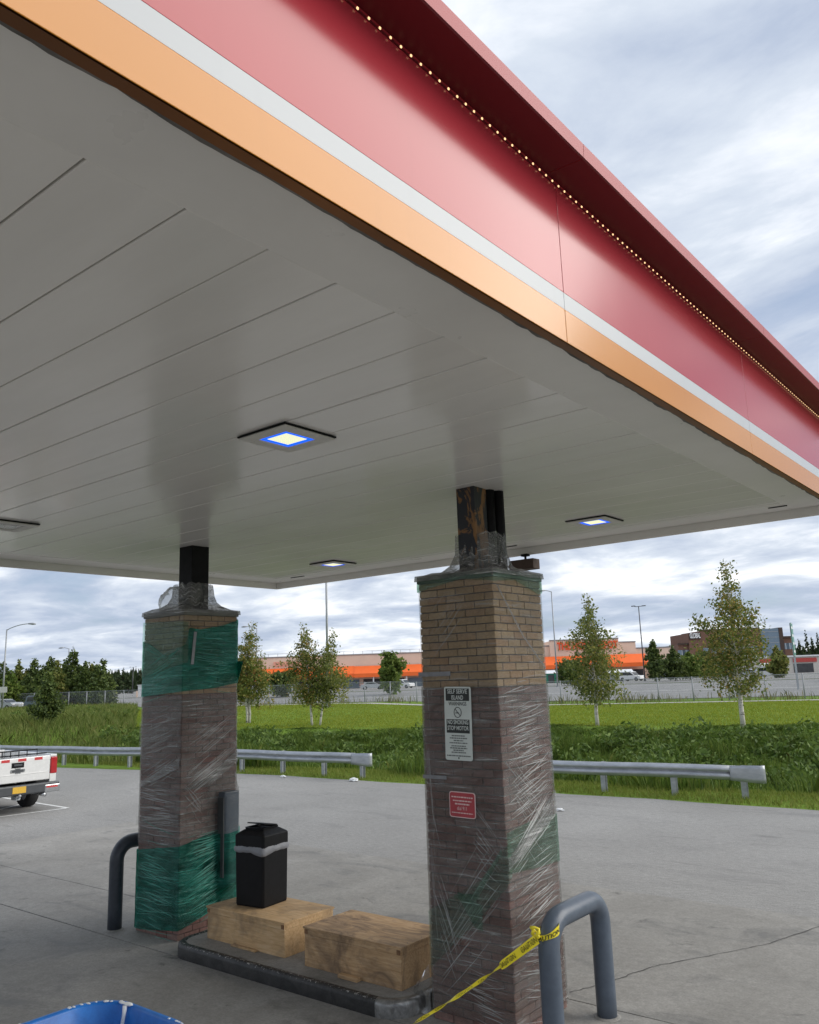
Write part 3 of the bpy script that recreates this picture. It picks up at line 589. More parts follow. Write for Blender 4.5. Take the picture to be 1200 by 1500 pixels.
# far wooded horizon as one mass
bm = nbm(); x0 = -700
def ridge(name, d, hmin, hmax, mat, seedv):
    r = np.random.default_rng(seedv); n = 5200; s = r.uniform(-0.75, 0.75, n)*d; hh = r.uniform(hmin, hmax, n)
    P = np.stack([FW.x*d + RT.x*s + r.normal(0, 8, n), FW.y*d + RT.y*s + r.normal(0, 8, n), np.full(n, 0.5)], -1); w = hh*0.22
    a = r.uniform(0, PI, n); off = np.stack([np.cos(a)*w, np.sin(a)*w, np.zeros(n)], -1); off2 = np.stack([-np.sin(a)*w, np.cos(a)*w, np.zeros(n)], -1)
    tp = P + np.stack([np.zeros(n), np.zeros(n), hh], -1)
    V = np.stack([P-off, P+off, tp, P-off2, P+off2, tp+0.01], 1).reshape(-1, 3)
    o = link(name, np_mesh(name, V, np.arange(n*6), 3), mat, kind='stuff'); tag(o, 'far off dark conifer forest along the horizon', 'forest')
ridge('distant_forest', 520, 6, 15, 'needle', 5)

# ------------------------------------------------------------------ canopy
CX0, CX1, CY0, CY1 = -11.17, -1.83, -10.0, 10.07  # canopy end out of view is lengthened to shade the column fronts
ZC, ZL = 4.583, 4.48                      # ceiling, lower lip of the fascia
can = thing('fuel_canopy', 'large red, white and orange filling station canopy with white panelled ceiling', 'canopy', (0, 0, 0))
obj('roof_deck', bx(CX0+0.06, CX1-0.06, CY0+0.06, CY1-0.06, ZC+0.07, 5.36), 'deck_dark', can)
PX0, PX1, PY1 = -10.62, -2.384, 9.56
y = 1.292 - 0.4075*26; pm = None; k = 0
while y < PY1-0.05:
    y1 = min(y+0.4075, PY1); g_ = 0.0045
    bm = bx(PX0, PX1, y+g_, y1-g_, ZC-0.004*0, ZC+0.05)
    o = obj('ceiling_panel', bm, 'ceiling_panel', can, bevel=0.006); o.location.z = 0.0015*math.sin(k*2.3); k += 1
    y = y1
YP0 = 1.292 - 0.4075*26
obj('ceiling_border', bx(PX1, CX1-0.10, CY0+0.1, CY1-0.06, ZC-0.003, ZC+0.05), 'ceiling_trim', can, bevel=0.004)
obj('ceiling_border', bx(CX0+0.06, PX0, CY0+0.1, CY1-0.06, ZC-0.003, ZC+0.05), 'ceiling_trim', can, bevel=0.004)
obj('ceiling_border', bx(PX0+0.002, PX1-0.002, PY1, CY1-0.06, ZC-0.003, ZC+0.05), 'ceiling_trim', can, bevel=0.004)
obj('ceiling_border', bx(PX0+0.002, PX1-0.002, CY0+0.1, YP0, ZC-0.003, ZC+0.05), 'ceiling_trim', can, bevel=0.004)
# lip: coloured return, mottled dark grey gap, inner faces
obj('fascia_return', bx(CX1-0.058, CX1-0.003, CY0, CY1, ZL, ZL+0.02), 'return_brown', can)
gm = nbm(); N_ = 400
pr = None
for i in range(N_+1):
    yy = CY0+0.1+(CY1-CY0-0.2)*i/N_; e = 0.008*mnoise.noise((yy*3.1, 0, 0)) + 0.006*mnoise.noise((yy*11, 3, 0))
    cur = [gm.verts.new((CX1-0.06, yy, ZL+0.012)), gm.verts.new((CX1-0.105+e, yy, ZL+0.03+e)), gm.verts.new((CX1-0.112+e, yy, ZC+0.01))]
    if pr:
        for q in range(2): gm.faces.new((pr[q], cur[q], cur[q+1], pr[q+1]))
    pr = cur
obj('gap_strip', gm, 'deck_grey', can)
obj('lip', bx(CX0+0.003, CX0+0.05, CY0, CY1-0.003, ZL, ZC+0.06), 'ceiling_trim', can, bevel=0.003)
obj('lip', bx(CX0+0.05, CX1-0.06, CY1-0.05, CY1-0.003, ZL, ZC+0.06), 'ceiling_trim', can, bevel=0.003)
obj('lip', bx(CX0+0.05, CX1-0.06, CY0+0.003, CY0+0.05, ZL, ZC+0.06), 'ceiling_trim', can, bevel=0.003)
ZB = (ZL, 4.663, 4.757, 5.3985)
def fascia(axis, fixed, a0, a1, out):
    """one fascia panel: red face with white and orange stripes below; a0..a1 along the side"""
    def mk(z0, z1, th):
        lo, hi = (fixed, fixed+out*th) if out > 0 else (fixed+out*th, fixed)
        return bx(lo, hi, a0, a1, z0, z1) if axis == 'Y' else bx(a0, a1, lo, hi, z0, z1)
    p = obj('fascia_panel', mk(ZB[2], ZB[3], 0.012), 'fascia_red', can, bevel=0.002)
    obj('white_stripe', mk(ZB[1]+0.0005, ZB[2]-0.0005, 0.0115), 'fascia_white', p)
    obj('orange_stripe', mk(ZB[0], ZB[1], 0.012), 'fascia_orange', p, bevel=0.002)
seams = [CY0, -8.57, -5.52, -2.47, 0.58, 3.63, 6.68, CY1]
for a, c in zip(seams, seams[1:]):
    fascia('Y', CX1-0.012, a+0.002, c-0.002, 1); fascia('Y', CX0+0.002, a+0.002, c-0.002, -1)
for a in np.linspace(CX0, CX1, 4)[:-1]:
    w = (CX1-CX0)/3; fascia('X', CY1-0.002, a+0.002, a+w-0.002, 1); fascia('X', CY0+0.002, a+0.002, a+w-0.002, -1)
# projecting eyebrow with the light strip under it
EY = [(-0.06, 5.401), (0.0, 5.401), (0.205, 5.392), (0.213, 5.398), (0.216, 5.474), (0.205, 5.482), (-0.06, 5.49)]
ce = [CY0-0.2, -8.65, -5.6, -2.55, 0.5, 3.545, 6.6, CY1+0.2]
for a, c in zip(ce, ce[1:]):
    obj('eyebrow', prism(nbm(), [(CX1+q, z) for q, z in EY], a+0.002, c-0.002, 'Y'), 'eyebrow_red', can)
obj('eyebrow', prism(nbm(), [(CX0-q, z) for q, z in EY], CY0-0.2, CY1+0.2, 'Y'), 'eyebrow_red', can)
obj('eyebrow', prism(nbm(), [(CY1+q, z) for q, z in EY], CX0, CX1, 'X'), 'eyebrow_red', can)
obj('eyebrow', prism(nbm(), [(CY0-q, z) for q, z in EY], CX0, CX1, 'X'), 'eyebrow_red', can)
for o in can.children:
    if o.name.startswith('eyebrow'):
        o.data.materials.append(M('eyebrow_shaded'))
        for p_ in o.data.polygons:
            if p_.normal.z < -0.5: p_.material_index = 1  # undersides take the red with shade in its colour
strip_ = obj('light_strip', bx(CX1+0.001, CX1+0.006, CY0, CY1, 5.368, 5.376), 'eyebrow_shaded', can)
yy = np.arange(CY0+0.05, CY1, 0.066); n = len(yy); q = 0.0042
base = np.stack([np.full(n, CX1+0.0095), yy, np.full(n, 5.372)], -1)
off = np.array([(-q*.6, -q, -q), (q*.6, -q, -q), (q*.6, q, -q), (-q*.6, q, -q), (-q*.6, -q, q), (q*.6, -q, q), (q*.6, q, q), (-q*.6, q, q)])
V = (base[:, None]+off[None]).reshape(-1, 3); fq = np.array([3,2,1,0, 4,5,6,7, 0,1,5,4, 1,2,6,5, 2,3,7,6, 3,0,4,7])
link('light_dot', np_mesh('light_dot', V, (np.arange(n)[:, None]*8+fq[None]).ravel(), 4), 'led_warm', strip_, kind='stuff')
# ceiling slots (vent openings)
for x, yv, l in ((-2.46, 9.70, 0.10), (-10.2, 9.66, 0.16), (-6.0, 9.72, 0.10)):
    obj('vent_slot', bx(x-l, x+l, yv-0.012, yv+0.012, ZC-0.012, ZC-0.004), 'black_metal', can)
# recessed light fixtures
def fixture(x, y, lit, label):
    t = thing('canopy_light', label, 'light', (x, y, ZC-0.004), 0, 'recessed canopy lights')
    w = 0.245
    bm = nbm(); box(bm, -w-0.008, w+0.008, -w-0.008, w+0.008, -0.012, -0.001); obj('gasket', bm, 'black_metal', t)
    bm = nbm()
    for x0, x1, y0, y1 in ((-w, w, -w, -0.145), (-w, w, 0.145, w), (-w, -0.145, -0.145, 0.145), (0.145, w, -0.145, 0.145)): box(bm, x0, x1, y0, y1, -0.026, -0.012)
    obj('frame', bm, 'fixture_white', t, bevel=0.004)
    ln = obj('lens', bx(-0.1445, 0.1445, -0.1445, 0.1445, -0.018, -0.013), 'halo_blue' if lit else 'lens_grey', t)  # lit lens glows blue to paint the halo; no blue lamp
    q = 0.102
    bm = nbm()
    for i in range(10):
        for j in range(10):
            a, c = -q+(2*q)*(i+0.5)/10, -q+(2*q)*(j+0.5)/10; box(bm, a-0.0062, a+0.0062, c-0.0062, c+0.0062, -0.021, -0.0185)
    obj('diode', bm, 'led_white' if lit else 'chrome', ln, kind='stuff')
    obj('diffuser', bx(-q, q, -q, q, -0.0188, -0.0182), emit('diffuser_glow', (0.55, 0.70, 0.62), 0.62) if lit else 'lens_grey', ln)
    return t
fixture(-4.29, 3.97, True, 'nearest lit square light with added blue halo in the canopy ceiling')
fixture(-4.29, 8.86, True, 'lit square ceiling light right of the near column, by the far canopy edge')
fixture(-8.70, 8.98, True, 'small lit ceiling light near the far canopy corner, left of centre')
fixture(-8.76, 4.05, False, 'unlit square ceiling light cut by the left frame edge')
# box lamp hung from the far lip
t = thing('hanging_box_lamp', 'small brown box lamp hung on a bracket from the far canopy edge', 'lamp', (-5.92, 9.97, 4.2))
obj('housing', bx(-0.22, 0.17, -0.09, 0.09, 0.06, 0.20), 'brown_trim', t, bevel=0.006)
bm = nbm(); tube(bm, [(0.0, 0, 0.20), (0.0, 0, 0.25)], 0.016, 8); box(bm, -0.05, 0.05, -0.04, 0.04, 0.25, 0.281); obj('bracket', bm, 'black_metal', t)

# ------------------------------------------------------------------ brick columns
BL, BH, BD, J = 0.2032, 0.0677, 0.095, 0.009
def brick_mesh(l, d, h, name):
    bm = bx(-l/2, l/2, -d/2, d/2, -h/2, h/2); bmesh.ops.bevel(bm, geom=bm.edges[:], offset=0.0035, segments=1, affect='EDGES')
    me = bpy.data.meshes.new(name); bm.to_mesh(me); bm.free(); return me
B4 = {m: brick_mesh(BL-J, BD, BH-J, 'brick') for m in ('brick_tan', 'brick_red')}
B3 = {m: brick_mesh((4*BL-2*BD)/3-J, BD, BH-J, 'brick') for m in ('brick_tan', 'brick_red')}
for d_ in (B4, B3):
    for m, me in d_.items(): me.materials.append(M(m))
def column(cx, cy, label, ind_from):
    t = thing('brick_column', label, 'column', (cx, cy, 0), 0, 'wrapped brick columns'); s = 4*BL; h = s/2; rest = nbm(); zb = 0.02; NC = 54
    core = obj('mortar_core', bx(-h+0.011, h-0.011, -h+0.011, h-0.011, 0.018, zb+NC*BH), 'mortar', t)
    for c in range(NC):
        z = zb + (c+0.5)*BH; m = 'brick_tan' if z > 2.745 else 'brick_red'; even = c % 2 == 0
        for side in range(4):                         # 0 front (-Y), 1 right (+X), 2 back, 3 left
            full = (side % 2 == 0) == even; n = 4 if full else 3; L = BL if full else (s-2*BD)/3; a0 = -h if full else -h+BD
            for i in range(n):
                a = a0+(i+0.5)*L; q = h-BD/2+random.uniform(-0.0012, 0.0012)
                x, y_, rz = {0: (a, -q, 0), 1: (q, a, PI/2), 2: (a, q, 0), 3: (-q, a, PI/2)}[side]
                if side < 2 and c >= ind_from:
                    o = bpy.data.objects.new('brick', (B4 if full else B3)[m]); C.objects.link(o); o.parent = t; o.location = (x, y_, z); o.rotation_euler = (random.uniform(-.004, .004), 0, rz)
                else:
                    l2 = (L-J)/2; mi = 0 if m == 'brick_tan' else 1
                    if rz: box(rest, x-BD/2, x+BD/2, y_-l2, y_+l2, z-(BH-J)/2, z+(BH-J)/2, mi)
                    else: box(rest, x-l2, x+l2, y_-BD/2, y_+BD/2, z-(BH-J)/2, z+(BH-J)/2, mi)
    obj('brickwork', rest, ['brick_tan', 'brick_red'], t, kind='stuff')
    obj('cap', bx(-h-0.015, h+0.015, -h-0.015, h+0.015, zb+NC*BH, 3.745), 'cap_metal', t, bevel=0.006)
    return t
LC, RC = (-8.82, 6.50), (-4.32, 6.42)
colR = column(*RC, 'near brick column with black and red warning signs, wrapped in clear film', 12)
colL = column(*LC, 'far brick column banded with green stretch film, left of the plywood boxes', 12)
obj('post', bx(-0.14, 0.065, -0.12, 0.085, 3.745, ZC+0.06), 'peeling_black', colR, bevel=0.004)
bm = nbm(); tube(bm, [(0.045, 0.155, 3.745), (0.045, 0.155, ZC+0.03)], 0.058, 16); obj('downpipe', bm, 'black_metal', colR, smooth=True)
bm = nbm(); tube(bm, [(0.075, 0.275, 3.745), (0.075, 0.275, ZC+0.03)], 0.058, 16); obj('downpipe', bm, 'black_metal', colR, smooth=True)
obj('post', bx(-0.10, 0.165, -0.13, 0.135, 3.745, ZC+0.06), 'black_metal', colL, bevel=0.004)
# dispenser cabinet on the side of the far column
bm = bx(0.408, 0.53, 0.14, 0.36, 0.52, 1.56); db = obj('dispenser_cabinet', bm, 'bollard_grey', colL, bevel=0.01)
obj('door', bx(0.531, 0.536, 0.155, 0.345, 0.56, 1.52), 'bollard_grey', db, bevel=0.004)
obj('shadow_panel', bx(0.415, 0.525, 0.125, 0.139, 0.60, 1.50), 'bumper_grey', db)  # dark slab standing in for the shadow beside the cabinet

# ------------------------------------------------------------------ stretch film
def wrap_mesh(half, lo, hi, off, amp, seedv, u0=0.0, u1=None, du=0.022, dv=0.022, stretch=(2.5, 9.0), rough_edge=0.0):
    s = 2*(half+off); per = 4*s; u1 = per if u1 is None else u1; nu = max(4, int((u1-u0)/du)); hs = s/2
    lu = np.array([p[0] for p in lo]); lv = np.array([p[1] for p in lo]); hu = np.array([p[0] for p in hi]); hv = np.array([p[1] for p in hi])
    vmax = max(hv)-min(lv); nv = max(3, int(vmax/dv)); bm = nbm(); uvl = bm.loops.layers.uv.new('UVMap'); rows = []
    def pos(u, dn):
        u = u % per; k = int(u//s); a = u-k*s-hs; q = hs+dn; e = min(a+hs, hs-a)
        if e < 0.02: q -= (0.02-e)*0.35
        return {0: (a, -q), 1: (q, a), 2: (-a, q), 3: (-q, -a)}[min(k, 3)]
    for i in range(nu+1):
        u = u0+(u1-u0)*i/nu; l = np.interp(u, lu, lv); h = np.interp(u, hu, hv); row = []
        if rough_edge: l += rough_edge*mnoise.noise((u*7, seedv, 0)); h += rough_edge*mnoise.noise((u*7, seedv, 9))
        for j in range(nv+1):
            v = l+(h-l)*j/nv
            dn = amp*(mnoise.noise((u*stretch[0]+v*1.2, v*stretch[1]-u*2.0, seedv*3.7)) + 0.5*mnoise.noise((u*stretch[0]*2.6-v*3, v*stretch[1]*2.2+u*3, seedv*1.7)))
            x, y_ = pos(u, dn); row.append((bm.verts.new((x, y_, v)), u, v))
        rows.append(row)
    for a, c in zip(rows, rows[1:]):
        for j in range(nv):
            qd = (a[j], c[j], c[j+1], a[j+1]); f = bm.faces.new([t_[0] for t_ in qd]); f.smooth = True
            for lp, t_ in zip(f.loops, qd): lp[uvl].uv = (t_[1], t_[2])
    return bm
HC = 2*BL
def skirt(parent, post_r, z_top, mat, seedv, cxo=0.0, cyo=0.0, name='film_collar'):
    """film drawn in from the cap to the post"""
    bm = nbm(); uvl = bm.loops.layers.uv.new('UVMap'); n = 72; prof = [(0.0, 3.70), (0.02, 3.752), (0.35, 3.775), (0.62, 3.80), (0.85, 3.86), (0.97, 3.96), (1.0, z_top)]; rows = []
    for i in range(n+1):
        t_ = 2*PI*i/n; ct, st = math.cos(t_), math.sin(t_); sq = 1/max(abs(ct), abs(st)); ro = (HC+0.03)*sq; ri = post_r*min(sq, 1.25); row = []
        for k_, (f, z) in enumerate(prof):
            r_ = ro+(ri-ro)*f; w = 0.018*mnoise.noise((ct*6, st*6, z*5+seedv))*(0.3+f); zz_ = z + 0.05*mnoise.noise((ct*4+seedv, st*4, f*2))*(1 if 0.1 < f < 1.01 else 0.1)
            ox, oy = cxo*f, cyo*f; row.append((bm.verts.new((ox+ct*(r_+w), oy+st*(r_+w), max(zz_, 3.748) if k_ else zz_)), i/n*3, z))
        rows.append(row)
    for a, c in zip(rows, rows[1:]):
        for j in range(len(prof)-1):
            qd = (a[j], c[j], c[j+1], a[j+1]); f = bm.faces.new([q_[0] for q_ in qd]); f.smooth = True
            for lp, q_ in zip(f.loops, qd): lp[uvl].uv = (q_[1], q_[2])
    return obj(name, bm, mat, parent)
fR = thing('stretch_film', 'clear crinkled stretch film wrapped around the near column with the signs', 'plastic film', (*RC, 0), 0, 'stretch film on the columns')
P4 = 4*2*(HC+0.02)
obj('clear_layer', wrap_mesh(HC, [(0, 0.05), (P4, 0.05)], [(0, 3.72), (P4, 3.72)], 0.007, 0.003, 1.0), 'film_clear', fR)
obj('hazy_layer', wrap_mesh(HC, [(0, 0.10), (P4, 0.08)], [(0, 2.745), (P4, 2.745)], 0.012, 0.003, 2.0, rough_edge=0.004), 'film_grey', fR)
obj('green_edge', wrap_mesh(HC, [(0, 3.60), (0.5, 3.68), (0.86, 3.63), (1.2, 3.66), (1.62, 3.55), (1.8, 3.6), (P4, 3.6)], [(0, 3.735), (P4, 3.735)], 0.017, 0.003, 3.0), 'film_green_thin', fR)
obj('green_patch', wrap_mesh(HC, [(0.86, 1.25), (1.25, 1.22), (1.74, 1.20), (1.9, 1.2)], [(0.86, 1.56), (1.2, 1.60), (1.74, 1.60), (1.9, 1.6)], 0.018, 0.004, 4.0, 0.86, 1.9), 'film_green_thin', fR)
obj('green_sash', wrap_mesh(HC, [(0.0, 0.40), (0.25, 0.62), (0.55, 0.88), (0.9, 1.22)], [(0.0, 0.86), (0.25, 1.00), (0.55, 1.16), (0.9, 1.52)], 0.017, 0.003, 5.0, 0.0, 0.9), 'film_green_faint', fR)
obj('bunched_fold', wrap_mesh(HC, [(0.86, 1.27), (1.25, 1.42), (1.68, 1.60)], [(0.86, 1.36), (1.25, 1.55), (1.68, 1.80)], 0.024, 0.007, 6.0, 0.86, 1.70, 0.01, 0.012, (1.2, 30)), 'film_white', fR)
for nm, lo, hi, u0, u1, sd in (('bunched_fold', [(0.30, 1.00), (0.50, 0.97), (0.80, 1.40)], [(0.30, 1.03), (0.50, 1.06), (0.80, 1.44)], 0.30, 0.80, 7.0), ('bunched_fold', [(0.34, 1.02), (0.50, 0.80), (0.58, 0.78)], [(0.34, 1.06), (0.50, 1.00), (0.58, 0.98)], 0.34, 0.58, 8.0)):
    obj(nm, wrap_mesh(HC, lo, hi, 0.024, 0.008, sd, u0, u1, 0.01, 0.012, (2, 22)), 'film_green_thin', fR)
skirt(fR, 0.19, 4.14, 'film_white', 1.3, -0.02, 0.08)
# loose flap at the foot, lifted away from the left edge
bm = nbm(); uvl = bm.loops.layers.uv.new('UVMap'); rows = []
for i in range(9):
    r_ = []
    for j in range(13):
        u, v = i/8, j/12; wv_ = 0.05*math.sin(u*7+v*4)*u
        r_.append(bm.verts.new((-HC-0.02-0.17*u*(1-0.55*v)+0.02*mnoise.noise((u*3, v*3, 4)), -HC-0.02+0.10*u*math.sin(v*5+0.6)+wv_*0.4, 0.03+0.42*v*(1-0.35*u))))
    rows.append(r_)
for a, c in zip(rows, rows[1:]):
    for j in range(12):
        f = bm.faces.new((a[j], c[j], c[j+1], a[j+1])); f.smooth = True
obj('loose_flap', bm, 'film_white', fR)
for x0, x1, z0, z1 in ((-0.43, -0.07, 2.835, 2.875), (-0.42, -0.16, 1.955, 1.985)):
    obj('tape_patch', bx(x0, x1, -HC-0.024, -HC-0.021, z0, z1), 'duct_tape', fR)
# a single taut strand across the right face
bm = nbm(); tube(bm, [(HC+0.022, -0.38, 3.60), (HC+0.024, 0.0, 3.17), (HC+0.022, 0.36, 2.88)], 0.006, 5); obj('taut_strand', bm, 'film_white', fR); bm = nbm(); tube(bm, [(HC+0.022, -0.40, 2.12), (HC+0.024, -0.2, 1.95), (HC+0.022, 0.16, 1.55)], 0.0045, 5)
obj('taut_strand', bm, 'film_white', fR)

fL = thing('stretch_film', 'green and clear stretch film wrapped around the far column', 'plastic film', (*LC, 0), 0, 'stretch film on the columns')
obj('clear_layer', wrap_mesh(HC, [(0, 0.12), (0.86, 0.15), (1.3, 0.24), (1.75, 0.32), (P4, 0.12)], [(0, 3.72), (P4, 3.72)], 0.007, 0.003, 11.0), 'film_clear', fL)
obj('hazy_layer', wrap_mesh(HC, [(0, 1.0), (P4, 1.0)], [(0, 2.72), (P4, 2.72)], 0.012, 0.004, 12.0, rough_edge=0.004), 'film_grey', fL)
obj('green_band', wrap_mesh(HC, [(0, 2.71), (0.90, 2.77), (1.3, 2.79), (1.76, 2.86), (2.6, 2.85), (P4, 2.71)], [(0, 3.38), (0.12, 3.37), (0.52, 3.19), (0.89, 3.32), (0.93, 3.52), (1.09, 3.50), (1.44, 3.56), (1.77, 3.66), (2.6, 3.6), (P4, 3.38)], 0.016, 0.004, 13.0), 'film_green', fL)
obj('green_band', wrap_mesh(HC, [(0, 2.95), (0.9, 3.1), (1.0, 3.1)], [(0, 3.63), (0.5, 3.61), (0.9, 3.59), (1.0, 3.57)], 0.021, 0.003, 14.0, 0.0, 0.93), 'film_green_thin', fL)
obj('green_band', wrap_mesh(HC+0.0, [(0, 0.05), (0.12, 0.05), (0.9, 0.14), (1.32, 0.24), (1.74, 0.28), (2.6, 0.25), (P4, 0.05)], [(0, 0.92), (0.92, 1.04), (1.22, 1.10), (1.74, 1.15), (2.6, 1.1), (P4, 0.92)], 0.017, 0.006, 15.0), 'film_green', fL)
# film stretched over the cabinet on the right face
bm = nbm(); uvl = bm.loops.layers.uv.new('UVMap'); rows = []
for i in range(31):
    yv = -0.05 + 0.50*i/30; r_ = []
    for j in range(61):
        z = 0.30 + 1.45*j/60
        ins = max(0, 1-abs((yv-0.245)/0.125))**0.35 if abs(yv-0.245) < 0.125 else 0
        bul = 0.145*min(1, ins*1.25)*(1 if 0.5 < z < 1.58 else max(0, 1-(0.5-z if z < 0.5 else z-1.58)/0.22))
        x = HC+0.026+bul+0.006*mnoise.noise((yv*7, z*16-yv*9, 3)); r_.append((bm.verts.new((x, yv, z+0.12*(yv-0.2))), yv+1.3, z))
    rows.append(r_)
for a, c in zip(rows, rows[1:]):
    for j in range(60):
        zc_ = a[j][2]; qd = (a[j], c[j], c[j+1], a[j+1]); f = bm.faces.new([q_[0] for q_ in qd]); f.smooth = True; f.material_index = 0 if zc_ > 1.08 else 1
        for lp, q_ in zip(f.loops, qd): lp[uvl].uv = (q_[1], q_[2])
obj('cabinet_cover', bm, ['film_clear', 'film_green'], fL)
for lo, hi, u0, u1, sd in (([(0.9, 1.62), (1.3, 1.66), (1.76, 1.92)], [(0.9, 1.66), (1.3, 1.76), (1.76, 2.08)], 0.92, 1.72, 21), ([(0.0, 1.62), (0.86, 1.90)], [(0.0, 1.66), (0.86, 2.02)], 0.05, 0.84, 22), ([(0, 1.20), (0.86, 1.24)], [(0, 1.30), (0.86, 1.38)], 0.02, 0.84, 23), ([(0.0, 2.10), (0.86, 2.25)], [(0.0, 2.40), (0.86, 2.36)], 0.02, 0.84, 24), ([(1.1, 0.40), (1.74, 0.55)], [(1.1, 0.5), (1.74, 0.85)], 1.12, 1.72, 25)):
    obj('bunched_fold', wrap_mesh(HC, lo, hi, 0.028, 0.008, sd, u0, u1, 0.01, 0.012, (1.5, 26)), 'film_white' if sd < 23 else 'film_green' if sd == 25 else 'film_grey', fL)
skirt(fL, 0.20, 4.10, 'film_white', 4.1, 0.03, 0.0)
# bag of film bulging behind the post
bm = nbm(); bmesh.ops.create_icosphere(bm, subdivisions=4, radius=1.0)
for v in bm.verts:
    d_ = v.co.normalized(); w = 1+0.22*mnoise.noise(d_*1.7+Vector((3, 1, 2)))+0.08*mnoise.noise(d_*5)
    v.co = Vector((-0.33+d_.x*0.26*w, 0.02+d_.y*0.22*w, max(3.75, 3.84+d_.z*0.30*w)))
obj('film_bag', bm, 'film_white', fL, smooth=True)
bm = bx(HC+0.026, HC+0.029, -0.315, -0.275, 3.08, 3.47)
for v in bm.verts:
    v.co.y += (v.co.z-3.08)*0.10
obj('tape_patch', bm, 'duct_tape', fL)
obj('loose_corner', prism(nbm(), [(HC-0.06, 3.12), (HC+0.10, 3.11), (HC+0.0, 2.86)], 0.424, 0.428, 'Y'), 'film_green', fL)

def creases(parent, mat, fans, off, seedv):
    """taut ridges pulled across the film; each fan: start and end (u, z), how many, spread at both ends"""
    r = random.Random(seedv); bm = nbm(); uvl = bm.loops.layers.uv.new('UVMap'); sfull = 2*HC
    def pos(u, dn):
        k_ = int(min(3, max(0, u//sfull))); a = u-k_*sfull-HC; q = HC+off+dn; return {0: (a, -q), 1: (q, a), 2: (-a, q), 3: (-q, -a)}[k_]
    for (u0, z0), (u1, z1), n, s0, s1 in fans:
        for i in range(int(n*2.2)):
            g0 = r.gauss(0, 1); a0 = u0+r.uniform(-.02, .03); b0 = z0+g0*s0*1.25; a1 = u1+r.uniform(-.05, .03); b1 = z1+(g0+r.gauss(0, 0.22))*s1*1.25; ln = r.uniform(0.2, 0.75); t0 = r.uniform(0, 1-ln); t1 = t0+ln; hgt = r.uniform(0.0012, 0.004); wd = r.uniform(0.0009, 0.0032); K = 12; pr = None; sag = r.uniform(-0.03, 0.03)
            for k_ in range(K+1):
                t = t0+(t1-t0)*k_/K; u = a0+(a1-a0)*t; z = b0+(b1-b0)*t+sag*math.sin(PI*t)+0.004*mnoise.noise((u*20, z0*9+i, seedv)); e = math.sin(PI*k_/K)**0.6
                if int(u//sfull) != int(u0//sfull): continue
                cur = [bm.verts.new((*pos(u, 0), z-wd*e)), bm.verts.new((*pos(u, hgt*e), z)), bm.verts.new((*pos(u, 0), z+wd*e))]
                if pr:
                    for q_ in range(2):
                        f = bm.faces.new((pr[q_], cur[q_], cur[q_+1], pr[q_+1])); f.smooth = True
                        for lp in f.loops: lp[uvl].uv = (u, z)
                pr = cur
    o = obj('film_crease', bm, mat, parent, kind='stuff'); return o
creases(fR, 'film_crease', [((0.83, 1.30), (1.60, 1.74), 26, 0.035, 0.06), ((0.83, 1.75), (1.60, 1.98), 14, 0.10, 0.12), ((0.83, 0.95), (1.60, 1.12), 12, 0.10, 0.10), ((0.83, 0.55), (1.60, 0.42), 16, 0.12, 0.14), ((0.83, 2.35), (1.60, 2.45), 22, 0.16, 0.16), ((0.9, 2.0), (1.4, 1.6), 8, 0.10, 0.12)], 0.020, 1)
creases(fR, 'film_crease', [((0.05, 0.45), (0.78, 1.30), 12, 0.10, 0.15), ((0.05, 1.2), (0.30, 0.55), 8, 0.25, 0.2), ((0.30, 0.28), (0.78, 0.22), 12, 0.10, 0.12), ((0.45, 1.6), (0.78, 1.3), 8, 0.12, 0.08), ((0.03, 2.2), (0.10, 1.2), 5, 0.4, 0.3), ((0.1, 3.1), (0.55, 3.55), 5, 0.1, 0.08)], 0.018, 2)
creases(fL, 'film_crease', [((0.02, 1.68), (0.79, 1.98), 14, 0.05, 0.05), ((0.02, 1.26), (0.79, 1.32), 14, 0.05, 0.06), ((0.02, 2.15), (0.79, 2.35), 16, 0.15, 0.14), ((0.02, 1.5), (0.79, 1.48), 10, 0.10, 0.08), ((0.83, 1.62), (1.6, 2.02), 22, 0.05, 0.06), ((0.83, 2.05), (1.6, 2.5), 8, 0.12, 0.12), ((0.83, 1.7), (1.15, 1.35), 8, 0.08, 0.08)], 0.026, 3)
creases(fL, 'film_crease_green', [((0.02, 0.55), (0.79, 0.50), 40, 0.24, 0.22), ((0.85, 0.40), (1.6, 0.66), 46, 0.16, 0.17), ((0.85, 0.95), (1.6, 1.02), 14, 0.08, 0.06), ((0.02, 2.85), (0.79, 3.05), 20, 0.08, 0.12), ((0.85, 3.2), (1.6, 3.1), 14, 0.14, 0.16), ((0.02, 3.32), (0.5, 3.16), 8, 0.02, 0.02), ((0.5, 3.16), (0.79, 3.28), 8, 0.02, 0.02)], 0.028, 4)
